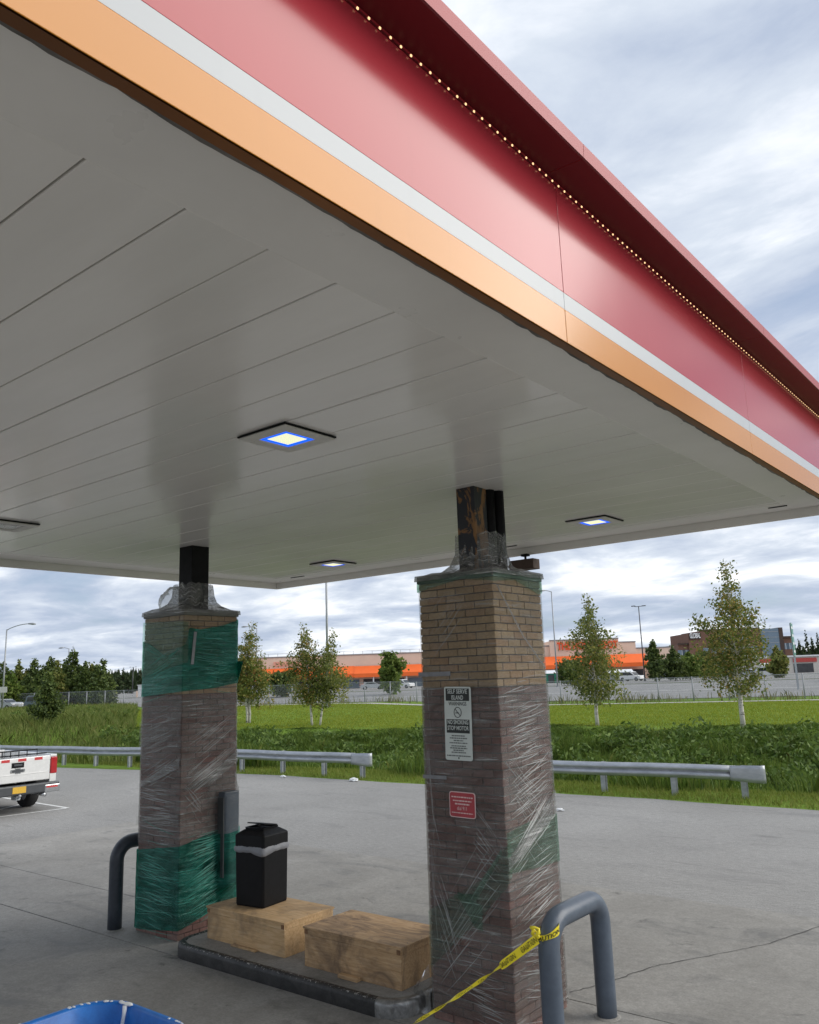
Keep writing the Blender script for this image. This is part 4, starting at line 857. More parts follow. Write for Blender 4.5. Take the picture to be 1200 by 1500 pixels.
# ------------------------------------------------------------------ signs on the near column
FY = RC[1]-HC
def plate(t, x0, x1, z0, z1, y0, y1, mat, r=0.02, name='plate'):
    pts = []
    for cx_, cz_, a0 in ((x1-r, z1-r, 0), (x0+r, z1-r, 90), (x0+r, z0+r, 180), (x1-r, z0+r, 270)):
        for k_ in range(6): a = R(a0+18*k_); pts.append((cx_+r*math.cos(a), cz_+r*math.sin(a)))
    return obj(name, prism(nbm(), pts, y0, y1, 'Y'), mat, t)
FY -= 0.022
sg = thing('warning_sign', 'tall white sign with black SELF SERVE ISLAND WARNINGS lettering on the near column', 'sign', (-4.325, FY-0.006, 2.43))
sg.rotation_euler = (0, R(1.2), 0)
plate(sg, -0.142, 0.142, -0.31, 0.31, -0.004, 0.002, 'sign_white')
obj('black_band', bx(-0.125, 0.125, -0.0056, -0.0044, 0.19, 0.295), 'sign_black', sg); obj('black_band', bx(-0.122, 0.122, -0.0056, -0.0044, -0.082, 0.033), 'sign_black', sg)
def st(txt, z, size, mat, w, y=-0.0066, t=sg, bold=0.0): place_text(txt, size, mat, t, (0, y, z), (1, 0, 0), (0, 0, 1), width=w, bold=bold)
st('SELF SERVE', 0.268, 0.052, 'sign_white', 0.21, bold=0.0008); st('ISLAND', 0.216, 0.052, 'sign_white', 0.125, bold=0.0008); st('WARNINGS', 0.164, 0.046, 'sign_black', 0.19, -0.0052, bold=0.0006)
st('NO SMOKING', 0.008, 0.050, 'sign_white', 0.22, bold=0.0008); st('STOP MOTOR', -0.042, 0.050, 'sign_white', 0.225, bold=0.0008)
for k_, (z, w) in enumerate(((-0.105, 0.14), (-0.125, 0.18), (-0.145, 0.10), (-0.165, 0.19), (-0.190, 0.15), (-0.208, 0.18), (-0.226, 0.11), (-0.244, 0.15), (-0.272, 0.25))):
    bm = nbm(); x = -w/2; r_ = random.Random(k_)
    while x < w/2:                                    # rows of print too small to read
        l = r_.uniform(0.008, 0.028); box(bm, x, min(w/2, x+l), -0.0054, -0.0044, z-0.005, z+0.005); x += l+0.005
    obj('small_print', bm, 'sign_grey_print', sg)
bm = nbm(); tube(bm, [(0.032*1.2*math.cos(R(a)), -0.0055, 0.092+0.043*math.sin(R(a))) for a in range(0, 361, 15)], 0.0028, 6, False); tube(bm, [(-0.028, -0.0055, 0.122), (0.028, -0.0055, 0.062)], 0.0026, 6); box(bm, -0.022, 0.012, -0.0064, -0.005, 0.084, 0.091)
obj('no_smoking_symbol', bm, 'sign_black', sg)
bm = nbm(); box(bm, -0.006, 0.006, -0.0056, -0.0044, -0.297, -0.283); obj('arrow_mark', bm, 'sign_black', sg)
rs = thing('red_sign', 'small rounded red notice below the white warning sign', 'sign', (-4.318, FY-0.006, 1.757)); rs.rotation_euler = (0, R(1.0), 0)
plate(rs, -0.135, 0.135, -0.105, 0.105, -0.003, 0.002, 'sign_pink_print', 0.024, 'border'); plate(rs, -0.128, 0.128, -0.098, 0.098, -0.0045, -0.0032, 'sign_red', 0.02)
for k_, (z, w, hh) in enumerate(((0.062, 0.22, 0.005), (0.032, 0.19, 0.005), (0.006, 0.15, 0.006), (-0.066, 0.22, 0.004))):
    bm = nbm(); x = -w/2; r_ = random.Random(40+k_)
    while x < w/2: l = r_.uniform(0.010, 0.03); box(bm, x, min(w/2, x+l), -0.0062, -0.005, z-hh, z+hh); x += l+0.006
    obj('small_print', bm, 'sign_pink_print', rs)
st('dial 911', -0.03, 0.045, 'sign_pink_print', 0.10, -0.0062, rs)

# ------------------------------------------------------------------ pump island, boxes, bin
def rrect(x0, x1, y0, y1, r, n=8):
    pts = []
    for cx_, cy_, a0 in ((x1-r, y1-r, 0), (x0+r, y1-r, 90), (x0+r, y0+r, 180), (x1-r, y0+r, 270)):
        for k_ in range(n+1): a = R(a0+90*k_/n); pts.append((cx_+r*math.cos(a), cy_+r*math.sin(a)))
    return pts
isl = thing('pump_island', 'raised concrete pump island with chipped black painted kerb', 'island', (-6.5, 6.45, 0.015))
I0 = rrect(-1.62, 1.62, -0.70, 0.72, 0.28)
def ring(bm, outer, inner, prof):
    """kerb: outline swept from outer to inner through prof (fraction inward, z)"""
    n = len(outer); rows = [[bm.verts.new((ox+(ix-ox)*f, oy+(iy-oy)*f, z)) for (ox, oy), (ix, iy) in zip(outer, inner)] for f, z in prof]
    for a, c in zip(rows, rows[1:]):
        for k_ in range(n): f = bm.faces.new((a[k_], a[(k_+1) % n], c[(k_+1) % n], c[k_])); f.smooth = True
    return bm
I1 = rrect(-1.54, 1.54, -0.62, 0.64, 0.22)
bm = ring(nbm(), I0, I1, [(0, 0.0), (0, 0.10), (0.08, 0.125), (0.35, 0.14), (0.75, 0.142), (1.0, 0.136)])
for f in bm.faces:
    if f.calc_center_median().x > 1.02: f.material_index = 1
obj('kerb', bm, ['kerb_black', 'kerb_steel'], isl)
bm = nbm(); vs = [bm.verts.new((x*0.999, y_*0.999, 0.1365)) for x, y_ in I1]; bm.faces.new(vs); obj('deck', bm, 'concrete', isl)
def crate(x0, x1, y0, y1, z0, z1, mat, label):
    cx_, cy_ = (x0+x1)/2, (y0+y1)/2; t = thing('plywood_box', label, 'wooden box', (cx_, cy_, z0), 0, 'plywood boxes on the pump island')
    a, c, h = (x1-x0)/2, (y1-y0)/2, z1-z0; th = 0.019
    obj('front_board', bx(-a+th+.001, a-th-.001, -c, -c+th, 0, h-th-0.052), mat, t, bevel=0.002)
    obj('front_rail', bx(-a+.001, a-.001, -c-0.003, -c+th, h-th-0.05, h-th-.001), mat, t, bevel=0.002)
    obj('back_board', bx(-a+th+.001, a-th-.001, c-th, c, 0, h-th-.001), mat, t, bevel=0.002)
    for s in (-1, 1):
        obj('side_board', bx(min(s*a, s*(a-th)), max(s*a, s*(a-th)), -c, c, 0, h-th-0.052), mat, t, bevel=0.002)
        obj('side_rail', bx(min(s*(a+.003), s*(a-th)), max(s*(a+.003), s*(a-th)), -c+th+.001, c, h-th-0.05, h-th-.001), mat, t, bevel=0.002)
    bm = bx(-a-0.012, a+0.012, -c-0.012, c+0.012, h-th, h)
    obj('lid', bm, mat, t, bevel=0.002)
    for s in (-1, 1): obj('corner_block', bx(s*(a-0.022)-0.022, s*(a-0.022)+0.022, -c-0.005, -c-0.0032, h-th-0.045, h-th-0.006), 'edge_wood', t)
    bm = nbm()
    for s in (-1, 1):
        for q_ in (0.2, 0.5, 0.8): lathe(bm, [(0.0001, h+0.0012), (0.006, h+0.001), (0.006, h)], 8, s*(a-0.03), -c+2*c*q_)
    obj('screw_head', bm, 'pole_dark', t, kind='stuff')
    return t
ZI = 0.152
crate(-7.85, -6.63, 6.07, 6.76, ZI, 0.478, 'plywood', 'cleaner plywood box with the black bin standing on it')
crate(-6.30, -5.09, 6.03, 6.70, ZI, 0.505, 'plywood_worn', 'darker worn plywood box beside the near wrapped column')
tag(obj('wood_block', bx(-5.80, -5.56, 5.96, 6.02, ZI, ZI+0.035), 'plywood_worn', bevel=0.006), 'short scrap of wood lying against the worn plywood box', 'wood scrap')
tag(obj('wood_shim', bx(-7.40, -7.02, 6.02, 6.065, ZI, ZI+0.02), 'plywood', bevel=0.004), 'thin wood shim under the front of the cleaner plywood box', 'wood scrap')
# square waste bin with a hooded top
bn = thing('waste_bin', 'black square waste bin with clear bag, standing on the plywood box', 'bin', (-7.43, 6.47, 0.479), R(7))
def sq(r, ch=0.03): return [(r-ch, -r), (r, -r+ch), (r, r-ch), (r-ch, r), (-r+ch, r), (-r, r-ch), (-r, -r+ch), (-r+ch, -r)]
def stack(prof, cap0=True, cap1=True):
    bm = nbm(); rows = [[bm.verts.new((x, y_, z)) for x, y_ in sq(r, r*0.10)] for r, z in prof]
    for a, c in zip(rows, rows[1:]):
        for k_ in range(8): bm.faces.new((a[k_], a[(k_+1) % 8], c[(k_+1) % 8], c[k_]))
    if cap0: bm.faces.new(rows[0][::-1])
    if cap1: bm.faces.new(rows[-1])
    return bm
obj('body', stack([(0.178, 0.0), (0.184, 0.02), (0.190, 0.68)]), 'bin_black', bn, bevel=0.004)
hd = obj('hood', stack([(0.194, 0.70), (0.194, 0.835), (0.186, 0.848), (0.125, 0.90)]), 'bin_black', bn, bevel=0.004)
obj('opening_rim', stack([(0.118, 0.895), (0.122, 0.925), (0.108, 0.925), (0.102, 0.903)], False, True), 'bin_black', hd)
bm = bx(-0.115, 0.115, -0.006, 0.006, 0, 0.20)
for v in bm.verts: y0_ = v.co.y; v.co.y = y0_*1.0 + 0.10 - v.co.z*0.93; v.co.z = 0.932 + v.co.z*0.20 + y0_
obj('flap', bm, 'bin_black', hd)
bm = nbm(); rows = []; NB_ = 96
for z, dr, dip in ((0.715, 0.003, 0), (0.70, 0.012, 0.3), (0.675, 0.020, 0.8), (0.645, 0.015, 1.0), (0.638, 0.006, 1.0)):
    row = []
    for i in range(NB_):
        a = 2*PI*i/NB_; ct, st2 = math.cos(a), math.sin(a); k2 = 0.19/max(abs(ct), abs(st2)); k2 = min(k2, 0.255); x, y_ = ct*k2, st2*k2
        w = dr + 0.012*mnoise.noise((x*17, y_*17, z*34)) + 0.006*mnoise.noise((x*45, y_*45, z*60)); crn = math.exp(-((a-R(315))/0.45)**2)
        row.append(bm.verts.new((x*(1+w/k2), y_*(1+w/k2), z-dip*(0.03*crn + 0.012*mnoise.noise((a*3, 1, 2))))))
    rows.append(row)
for a, c in zip(rows, rows[1:]):
    for i in range(NB_): f = bm.faces.new((a[i], a[(i+1) % NB_], c[(i+1) % NB_], c[i])); f.smooth = True
obj('bag', bm, 'bag_clear', bn)
bn.scale = (1.1, 1.1, 0.86)

# ------------------------------------------------------------------ hoop bollards and caution tape
def hoop(x, y0, y1, h, r, mat, label, bend=0.2):
    t = thing('hoop_bollard', label, 'bollard', (x, (y0+y1)/2, 0.017), 0, 'steel hoop bollards at the island ends'); w = (y1-y0)/2; pts = [(0, -w, -0.05), (0, -w, 0.2)]
    for k_ in range(9): a = R(90*k_/8); pts.append((0, -w+bend-bend*math.cos(a), h-bend+bend*math.sin(a)))
    for k_ in range(9): a = R(90*k_/8); pts.append((0, w-bend+bend*math.sin(a), h-bend+bend*math.cos(a)))
    pts += [(0, w, 0.2), (0, w, -0.05)]
    obj('hoop', tube(nbm(), pts, r, 24), mat, t, smooth=True)
    for s in (-1, 1):
        bm = nbm(); lathe(bm, [(r+0.03, 0.001), (r+0.022, 0.008), (r, 0.014)], 20, 0, s*w); obj('grout_collar', bm, 'concrete', t)
    return t
hoop(-3.55, 5.97, 6.84, 0.93, 0.083, 'bollard_grey', 'blue grey hoop bollard with yellow tape tied to it, in front')
hoop(-9.48, 5.97, 6.95, 0.97, 0.083, 'bollard_dark', 'dark hoop bollard partly hidden behind the far green wrapped column')
tp = thing('caution_tape', 'yellow caution tape tied to the bollard and trailing down left', 'tape', (0, 0, 0))
T0 = Vector((-3.58, 5.855, 0.85)); T1 = Vector((-4.80, 5.05, 0.03))
def tape_pt(s): 
    p = T0.lerp(T1, s); p.z -= 0.05*math.sin(PI*s); return p
TL = (T1-T0).length; dirv = (T1-T0).normalized(); side0 = dirv.cross(Vector((0, 0, 1))).normalized(); up0 = side0.cross(dirv)
def tape_frame(s):
    tw = 0.5 + 0.35*math.sin(s*9) + (0 if s < 0.18 else (s-0.18)*16.0)
    n = up0*math.cos(tw)+side0*math.sin(tw); w = 0.036 if s < 0.2 else 0.018+0.008*math.sin(s*30)
    return tape_pt(s), n, w
bm = nbm(); pr = None
for i in range(221):
    p_, n_, w_ = tape_frame(i/220); cr_ = 0.25*w_*dirv.cross(n_)
    cur = [bm.verts.new(p_-n_*w_), bm.verts.new(p_+cr_), bm.verts.new(p_+n_*w_)]
    if pr:
        for q_ in range(2): f = bm.faces.new((pr[q_], cur[q_], cur[q_+1], pr[q_+1])); f.smooth = True
    pr = cur
obj('ribbon', bm, 'tape_yellow', tp)
for s0 in np.arange(0.045, 0.97, 0.115):
    me = text_mesh('CAUTION', 0.045, width=0.115*TL*0.72)
    for sgn in (1, -1):
        m2 = me.copy()
        for v in m2.vertices:
            p_, n_, w_ = tape_frame(min(0.999, max(0, s0-sgn*v.co.x/TL))); nn_ = dirv.cross(n_); yy_ = v.co.y/0.045*w_*1.7
            v.co = p_ + n_*yy_ + nn_*(0.25*w_*(1-min(1, abs(yy_)/w_))) + nn_*0.0016*(-1 if sgn > 0 else 1)
        link('lettering', m2, 'print_black', tp)
bm = nbm(); RB = 0.0845; rows = []                     # turns round the bollard leg
for k_ in range(61):
    a = R(-95+360*1.25*k_/60); z = 0.86+0.035*math.sin(a*1.0+0.6)+0.012*k_/60; w_ = 0.026+0.010*math.sin(a*2+1); q_ = RB+0.003+0.003*k_/60
    rows.append([bm.verts.new((-3.55+q_*math.cos(a)*1.0, 5.97+q_*math.sin(a), z+dz+0.017)) for dz in (-w_, 0, w_*0.8)])
for a, c in zip(rows, rows[1:]):
    for j in range(2): f = bm.faces.new((a[j], c[j], c[j+1], a[j+1])); f.smooth = True
obj('wrapped_turn', bm, 'tape_yellow', tp)
me = text_mesh('CAUTION', 0.05, width=0.21, bold=0.001)
for v in me.vertices:
    a = R(-62)+v.co.x/RB; z = 0.86+0.035*math.sin(a+0.6)+0.012*0.1; v.co = Vector((-3.55+(RB+0.0085)*math.cos(a), 5.97+(RB+0.0085)*math.sin(a), z+v.co.y*0.85+0.017))
link('lettering', me, 'print_black', tp)
bm = nbm(); kp = [(-3.60+0.03*math.sin(k_*1.1), 5.872-0.012*math.cos(k_*1.7), 0.86+0.05*math.sin(k_*0.55)+0.005*k_) for k_ in range(12)]; tube(bm, kp, [0.012+0.005*math.sin(k_*2) for k_ in range(12)], 6); obj('knot', bm, 'tape_yellow', tp, smooth=True)

# ------------------------------------------------------------------ blue tub in the foreground
tb = thing('blue_tub', 'open blue plastic tub with white paint drips on its rim, lower left corner', 'tub', (-5.06, 3.04, 0.0185))
def rr(s, dz=0): return rrect(-0.55*s, 0.55*s, -0.46*s, 0.46*s, 0.30*s, 12)
bm = nbm(); rows = [[bm.verts.new((x, y_, z)) for x, y_ in rr(s)] for s, z in ((0.84, 0.0), (0.955, 0.70), (0.99, 0.705), (1.0, 0.715), (1.0, 0.735), (0.985, 0.745), (0.945, 0.742), (0.925, 0.725), (0.82, 0.03))]
n = len(rows[0])
for a, c in zip(rows, rows[1:]):
    for k_ in range(n): f = bm.faces.new((a[k_], a[(k_+1) % n], c[(k_+1) % n], c[k_])); f.smooth = True
bm.faces.new(rows[0][::-1]); bm.faces.new(rows[-1]); obj('shell', bm, 'blue_plastic', tb)
r_ = random.Random(3); bm = nbm()
def blob(bm, x, y_, z, sx_, sy_, sz_, seed):
    n0 = len(bm.verts); res = bmesh.ops.create_icosphere(bm, subdivisions=2, radius=1.0)
    for v in res['verts']:
        d_ = v.co.normalized(); w = 1+0.35*mnoise.noise(d_*2+Vector((seed, 0, 0))); v.co = Vector((x+d_.x*sx_*w, y_+d_.y*sy_*w, z+d_.z*sz_*w))
rim = rr(0.965)
for k_ in range(46):
    i = r_.randrange(0, len(rim)); f = r_.random(); a, c = rim[i], rim[(i+1) % len(rim)]; x, y_ = a[0]+(c[0]-a[0])*f, a[1]+(c[1]-a[1])*f
    blob(bm, x+r_.uniform(-.008, .008), y_+r_.uniform(-.008, .008), 0.7435, r_.uniform(.006, .022), r_.uniform(.005, .014), 0.004, k_)
cxn, cyn = -0.27, 0.455
blob(bm, cxn+0.02, cyn-0.03, 0.745, 0.05, 0.022, 0.007, 77); blob(bm, cxn-0.04, cyn-0.035, 0.744, 0.035, 0.015, 0.006, 78)
obj('paint_splash', bm, 'paint_white', tb, smooth=True, kind='stuff')
bm = nbm(); tube(bm, [(cxn+0.02, cyn-0.052, 0.742), (cxn+0.022, cyn-0.062, 0.68), (cxn+0.015, cyn-0.072, 0.60), (cxn+0.03, cyn-0.082, 0.52)], [0.016, 0.012, 0.014, 0.006], 8); obj('paint_drip', bm, 'paint_white', tb, smooth=True)

# ------------------------------------------------------------------ guardrails
WB = [(0.0, 0.0), (0.012, 0.02), (0.075, 0.055), (0.083, 0.085), (0.075, 0.115), (0.018, 0.145), (0.012, 0.155), (0.018, 0.165), (0.075, 0.195), (0.083, 0.225), (0.075, 0.255), (0.012, 0.29), (0.0, 0.31)]
def guardrail(label, path, posts, end, zoff=0.40):
    t = thing('guardrail', label, 'guardrail', (path[-1][0], path[-1][1], 0), 0, 'guardrails along the lot edge'); ox, oy = path[-1]
    pts = []; P_ = [Vector((x-ox, y-oy, 0)) for x, y in path]
    for a, c in zip(P_, P_[1:]):
        n = max(2, int((c-a).length/0.5))
        for k_ in range(n): pts.append(a.lerp(c, k_/n))
    pts.append(P_[-1]); bm = nbm(); pr = None
    for i, p in enumerate(pts):
        d = (pts[min(i+1, len(pts)-1)]-pts[max(i-1, 0)]).normalized(); nn = Vector((d.y, -d.x, 0))
        if nn.y > 0: nn = -nn
        sag = 0.008*math.sin(i*0.7); cur = [bm.verts.new(p+nn*w+Vector((0, 0, zoff+z+sag))) for w, z in WB]
        if pr:
            for q_ in range(len(WB)-1): bm.faces.new((pr[q_], pr[q_+1], cur[q_+1], cur[q_]))
        pr = cur
    o = obj('w_beam', bm, 'galvanised', t, smooth=True); md = o.modifiers.new('solid', 'SOLIDIFY'); md.thickness = 0.004
    # flared buffer end wrapping back round the last post
    d = (P_[-1]-P_[-2]).normalized(); nn = Vector((d.y, -d.x, 0)); nn = -nn if nn.y > 0 else nn
    bm = nbm(); rows = []
    for k_ in range(15):
        f = k_/14
        if f < 0.55: c_ = P_[-1]+d*(f/0.55*0.62-0.12)+nn*0.088; on = nn
        else: a = (f-0.55)/0.45*PI*0.95; c_ = P_[-1]+d*(0.50+0.10*math.sin(a))-nn*(0.10-0.19*0.5*(1+math.cos(a))) ; on = (nn*math.cos(a)+d*math.sin(a))
        hgt = 0.155+0.03*min(1, f*2.2); rows.append([bm.verts.new(c_+on*(0.006*math.sin(q_*PI)*(1-f)) + Vector((0, 0, zoff+0.155+(q_-0.5)*2*hgt-0.02*f))) for q_ in (0, 0.25, 0.5, 0.75, 1)])
    for a, c in zip(rows, rows[1:]):
        for q_ in range(4): f_ = bm.faces.new((a[q_], c[q_], c[q_+1], a[q_+1])); f_.smooth = True
    o = obj('end_terminal', bm, 'galvanised', t); md = o.modifiers.new('solid', 'SOLIDIFY'); md.thickness = 0.004
    for x, y_ in posts:
        x -= ox; y_ -= oy; bm = nbm(); zb_ = tz(x+ox, y_+oy)-0.4
        box(bm, x-0.055, x+0.055, y_-0.045, y_-0.037, zb_, zoff+0.30); box(bm, x-0.055, x+0.055, y_+0.075, y_+0.083, zb_, zoff+0.30); box(bm, x-0.004, x+0.004, y_-0.037, y_+0.075, zb_, zoff+0.30)
        o = obj('post', bm, 'galvanised', t); bo = nbm(); tube(bo, [(x, y_-0.15, zoff+0.155), (x, y_-0.12, zoff+0.155)], 0.016, 8); obj('bolt', bo, 'pole_steel', o)
    return t
def on_path(path, xs): 
    px_ = [p[0] for p in path]; py_ = [p[1] for p in path]; return [(x, float(np.interp(x, px_, py_))+0.10) for x in xs]
path = [(-46, 15.15), (-38, 16.3), (-31, 17.35), (-26, 18.15), (-21.5, 18.62), (-17.35, 18.75)]
guardrail('long galvanised guardrail running left behind the pickup and the far column', path, on_path(path, [-17.2, -18.75, -20.55, -22.4, -24.2, -26.0, -27.9, -29.7, -31.5, -33.4, -35.3, -37.2, -39.1, -41, -43, -45]), 1)
path = [(-13.6, 18.75), (-9.5, 19.0), (-6.4, 19.22)]
guardrail('short galvanised guardrail at right with a dented flared end', path, on_path(path, [-13.3, -11.4, -9.55, -7.85, -6.3]), 1)

# ------------------------------------------------------------------ chain link fence along the highway
fn = thing('chain_link_fence', 'grey chain link fence on steel posts between lawn and highway', 'fence', (0, 0, 0))
FT = np.arange(-100, 60, 3.05); FN = 80.4
def fp(t_, n_=FN): p = RD_T*t_+RD_N*n_; return Vector((p.x, p.y, tz(p.x, p.y)))
for i, t_ in enumerate(FT):
    p = fp(t_); bm = nbm(); tube(bm, [p-Vector((0, 0, 0.2)), p+Vector((0, 0, 2.15))], 0.055, 8); obj('post', bm, 'pole_steel', fn, smooth=True)
bm = nbm(); tube(bm, [fp(t_)+Vector((0, 0, 2.1)) for t_ in FT], 0.022, 6); obj('top_rail', bm, 'pole_steel', fn)
for t_ in (-66, -57, -20, 10):
    bm = nbm(); tube(bm, [fp(t_)+Vector((0, 0, 1.9)), fp(t_+3.05)+Vector((0, 0, 0.15))], 0.03, 6); obj('brace', bm, 'pole_steel', fn)
bm = nbm(); uvl = bm.loops.layers.uv.new('UVMap'); pr = None
for t_ in FT:
    p = fp(t_, FN-0.06); cur = (bm.verts.new(p+Vector((0, 0, 0.05))), bm.verts.new(p+Vector((0, 0, 2.1))), t_)
    if pr:
        f = bm.faces.new((pr[0], cur[0], cur[1], pr[1]))
        for lp, uv in zip(f.loops, ((pr[2], 0), (cur[2], 0), (cur[2], 2.05), (pr[2], 2.05))): lp[uvl].uv = uv
    pr = cur
obj('wire_mesh', bm, 'chain_link', fn)

# ------------------------------------------------------------------ light poles and road signs
def light_pole(px, d, h, label, arm=0.0, mat='pole_steel', r=0.12, twin=False):
    p = plan(px, d); z = tz(p.x, p.y); t = thing('light_pole', label, 'light pole', (p.x, p.y, z), 0, 'light poles around the highway')
    bm = nbm(); tube(bm, [(0, 0, -0.3), (0, 0, h)], [r, r*0.6], 10); obj('pole', bm, mat, t, smooth=True)
    bm = nbm(); tube(bm, [(0, 0, 0), (0, 0, 0.25)], r*1.8, 10); obj('base', bm, mat, t)
    if twin:
        bm = nbm(); box(bm, -0.9*RT.x-0.04, 0.9*RT.x+0.04, -0.05, 0.05, h-0.06, h+0.04); obj('cross_arm', bm, mat, t)
        for s in (-1, 1): bm = nbm(); c_ = RT*s*0.95; box(bm, c_.x-0.34, c_.x+0.34, c_.y-0.16, c_.y+0.16, h, h+0.14); obj('luminaire', bm, mat, t)
    elif arm:
        s = 1 if arm > 0 else -1; L = abs(arm); pts = [Vector((0, 0, h-0.1))+RT*s*L*f+Vector((0, 0, 0.13*L*math.sin(f*PI/2)**0.8*2.0)) for f in np.linspace(0, 1, 8)]
        bm = nbm(); tube(bm, pts, r*0.4, 8); obj('arm', bm, mat, t, smooth=True)
        e = pts[-1]; bm = nbm(); tube(bm, [e-RT*s*0.1, e+RT*s*0.45-Vector((0, 0, 0.02)), e+RT*s*0.8-Vector((0, 0, 0.06))], [0.07, 0.13, 0.06], 8); obj('luminaire', bm, mat, t, smooth=True)
    return t
light_pole(4, 98, 9.6, 'steel street light with long curved arm at the left frame edge', 2.6)
light_pole(98, 145, 9.0, 'slim pale street light standing before the dark tree stand', -1.0)
light_pole(480, 80, 15.5, 'very tall grey pole rising behind the two crossing birches', 0.0, r=0.14)
light_pole(816, 118, 13.4, 'steel street light with short arm just right of the near column', -1.0)
light_pole(944, 150, 13.3, 'dark twin headed car park light before the store', 0, 'pole_dark', 0.13, True)
light_pole(376, 130, 10.4, 'street light behind the multi stemmed birch', -1.6)
light_pole(194, 290, 9.0, 'left of two tiny far car park lights beside the green column', 0, 'pole_dark', 0.2, True)
light_pole(202, 330, 9.3, 'right of two tiny far car park lights beside the green column', 0, 'pole_dark', 0.2, True)
def road_sign(px, d, w, h, z0, label, rz_off=0.0, lines=3, legs=2):
    p = plan(px, d); t = thing('highway_sign', label, 'road sign', (p.x, p.y, tz(p.x, p.y)), -YAW + rz_off, 'green highway signs')
    obj('panel', bx(-w/2, w/2, -0.02, 0.02, z0, z0+h), 'sign_green', t); bm = nbm()
    for x0, x1, a, c in ((-w/2+.05, w/2-.05, z0+.04, z0+.07), (-w/2+.05, w/2-.05, z0+h-.07, z0+h-.04), (-w/2+.05, -w/2+.08, z0+.04, z0+h-.04), (w/2-.08, w/2-.05, z0+.04, z0+h-.04)): box(bm, x0, x1, -0.026, -0.0215, a, c)
    obj('border', bm, 'letter_white', t); r_ = random.Random(int(px))
    for k_ in range(lines):
        zc_ = z0+h*(1-(k_+0.6)/(lines+0.2)); bm = nbm(); x = -w*0.38
        while x < w*0.36: l = r_.uniform(0.12, 0.26)*w/2.4; box(bm, x, x+l, -0.026, -0.0215, zc_-0.09*h/lines*1.6, zc_+0.09*h/lines*1.6); x += l+0.06*w/2.4
        obj('lettering', bm, 'letter_white', t)
    for s in ([-1, 1] if legs == 2 else [0]): obj('post', bx(s*w*0.3-0.06, s*w*0.3+0.06, 0.022, 0.12, -0.3, z0+h-0.05), 'galvanised', t)
    return t
road_sign(1167, 84, 2.5, 3.3, 3.3, 'large green highway sign seen at an angle near the right frame edge', R(62), 4)
road_sign(115, 130, 2.0, 1.1, 1.6, 'small green highway sign in front of the dark tree stand', 0, 2)
p = plan(127, 118); tag(obj('wood_post', bx(p.x-0.3, p.x+0.3, p.y-0.1, p.y+0.1, tz(p.x, p.y)-0.2, tz(p.x, p.y)+2.6), 'wood_post'), 'brown weathered panel on end right of the small green sign', 'post')
p = plan(-1, 96); t = thing('white_sign', 'white sign back on the street light at the left frame edge', 'road sign', (p.x, p.y, tz(p.x, p.y)), -YAW)
obj('panel', bx(-0.1, 0.85, -0.01, 0.01, 2.3, 2.95), 'fixture_white', t); obj('post', bx(0.1, 0.16, 0.011, 0.06, -0.2, 2.9), 'galvanised', t)

# ------------------------------------------------------------------ vehicles
def wheel(t, x, y_, r, w):
    bm = nbm(); s = 1 if y_ > 0 else -1
    pr_ = [(r*0.6, -w/2), (r*0.93, -w/2), (r, -w/2+0.03), (r, w/2-0.03), (r*0.93, w/2), (r*0.6, w/2)]; n = 24
    rows = [[bm.verts.new((x+a*math.cos(2*PI*k_/n), y_+b_, r+a*math.sin(2*PI*k_/n))) for k_ in range(n)] for a, b_ in pr_]
    for a, c in zip(rows, rows[1:]):
        for k_ in range(n): bm.faces.new((a[k_], a[(k_+1) % n], c[(k_+1) % n], c[k_]))
    bmesh.ops.recalc_face_normals(bm, faces=bm.faces); o = obj('wheel', bm, 'tyre', t, smooth=True)
    bm = nbm()
    for k_ in range(6):
        a = 2*PI*k_/6; dx, dz = math.cos(a), math.sin(a); tube(bm, [(x, y_+s*w*0.32, r), (x+dx*r*0.58, y_+s*w*0.36, r+dz*r*0.58)], 0.045, 6)
    tube(bm, [(x, y_-s*w*0.2, r), (x, y_+s*w*0.40, r)], 0.09, 12); tube(bm, [(x, y_-s*w*0.3, r), (x, y_+s*w*0.1, r)], r*0.6, 20); obj('rim', bm, 'rim', o)
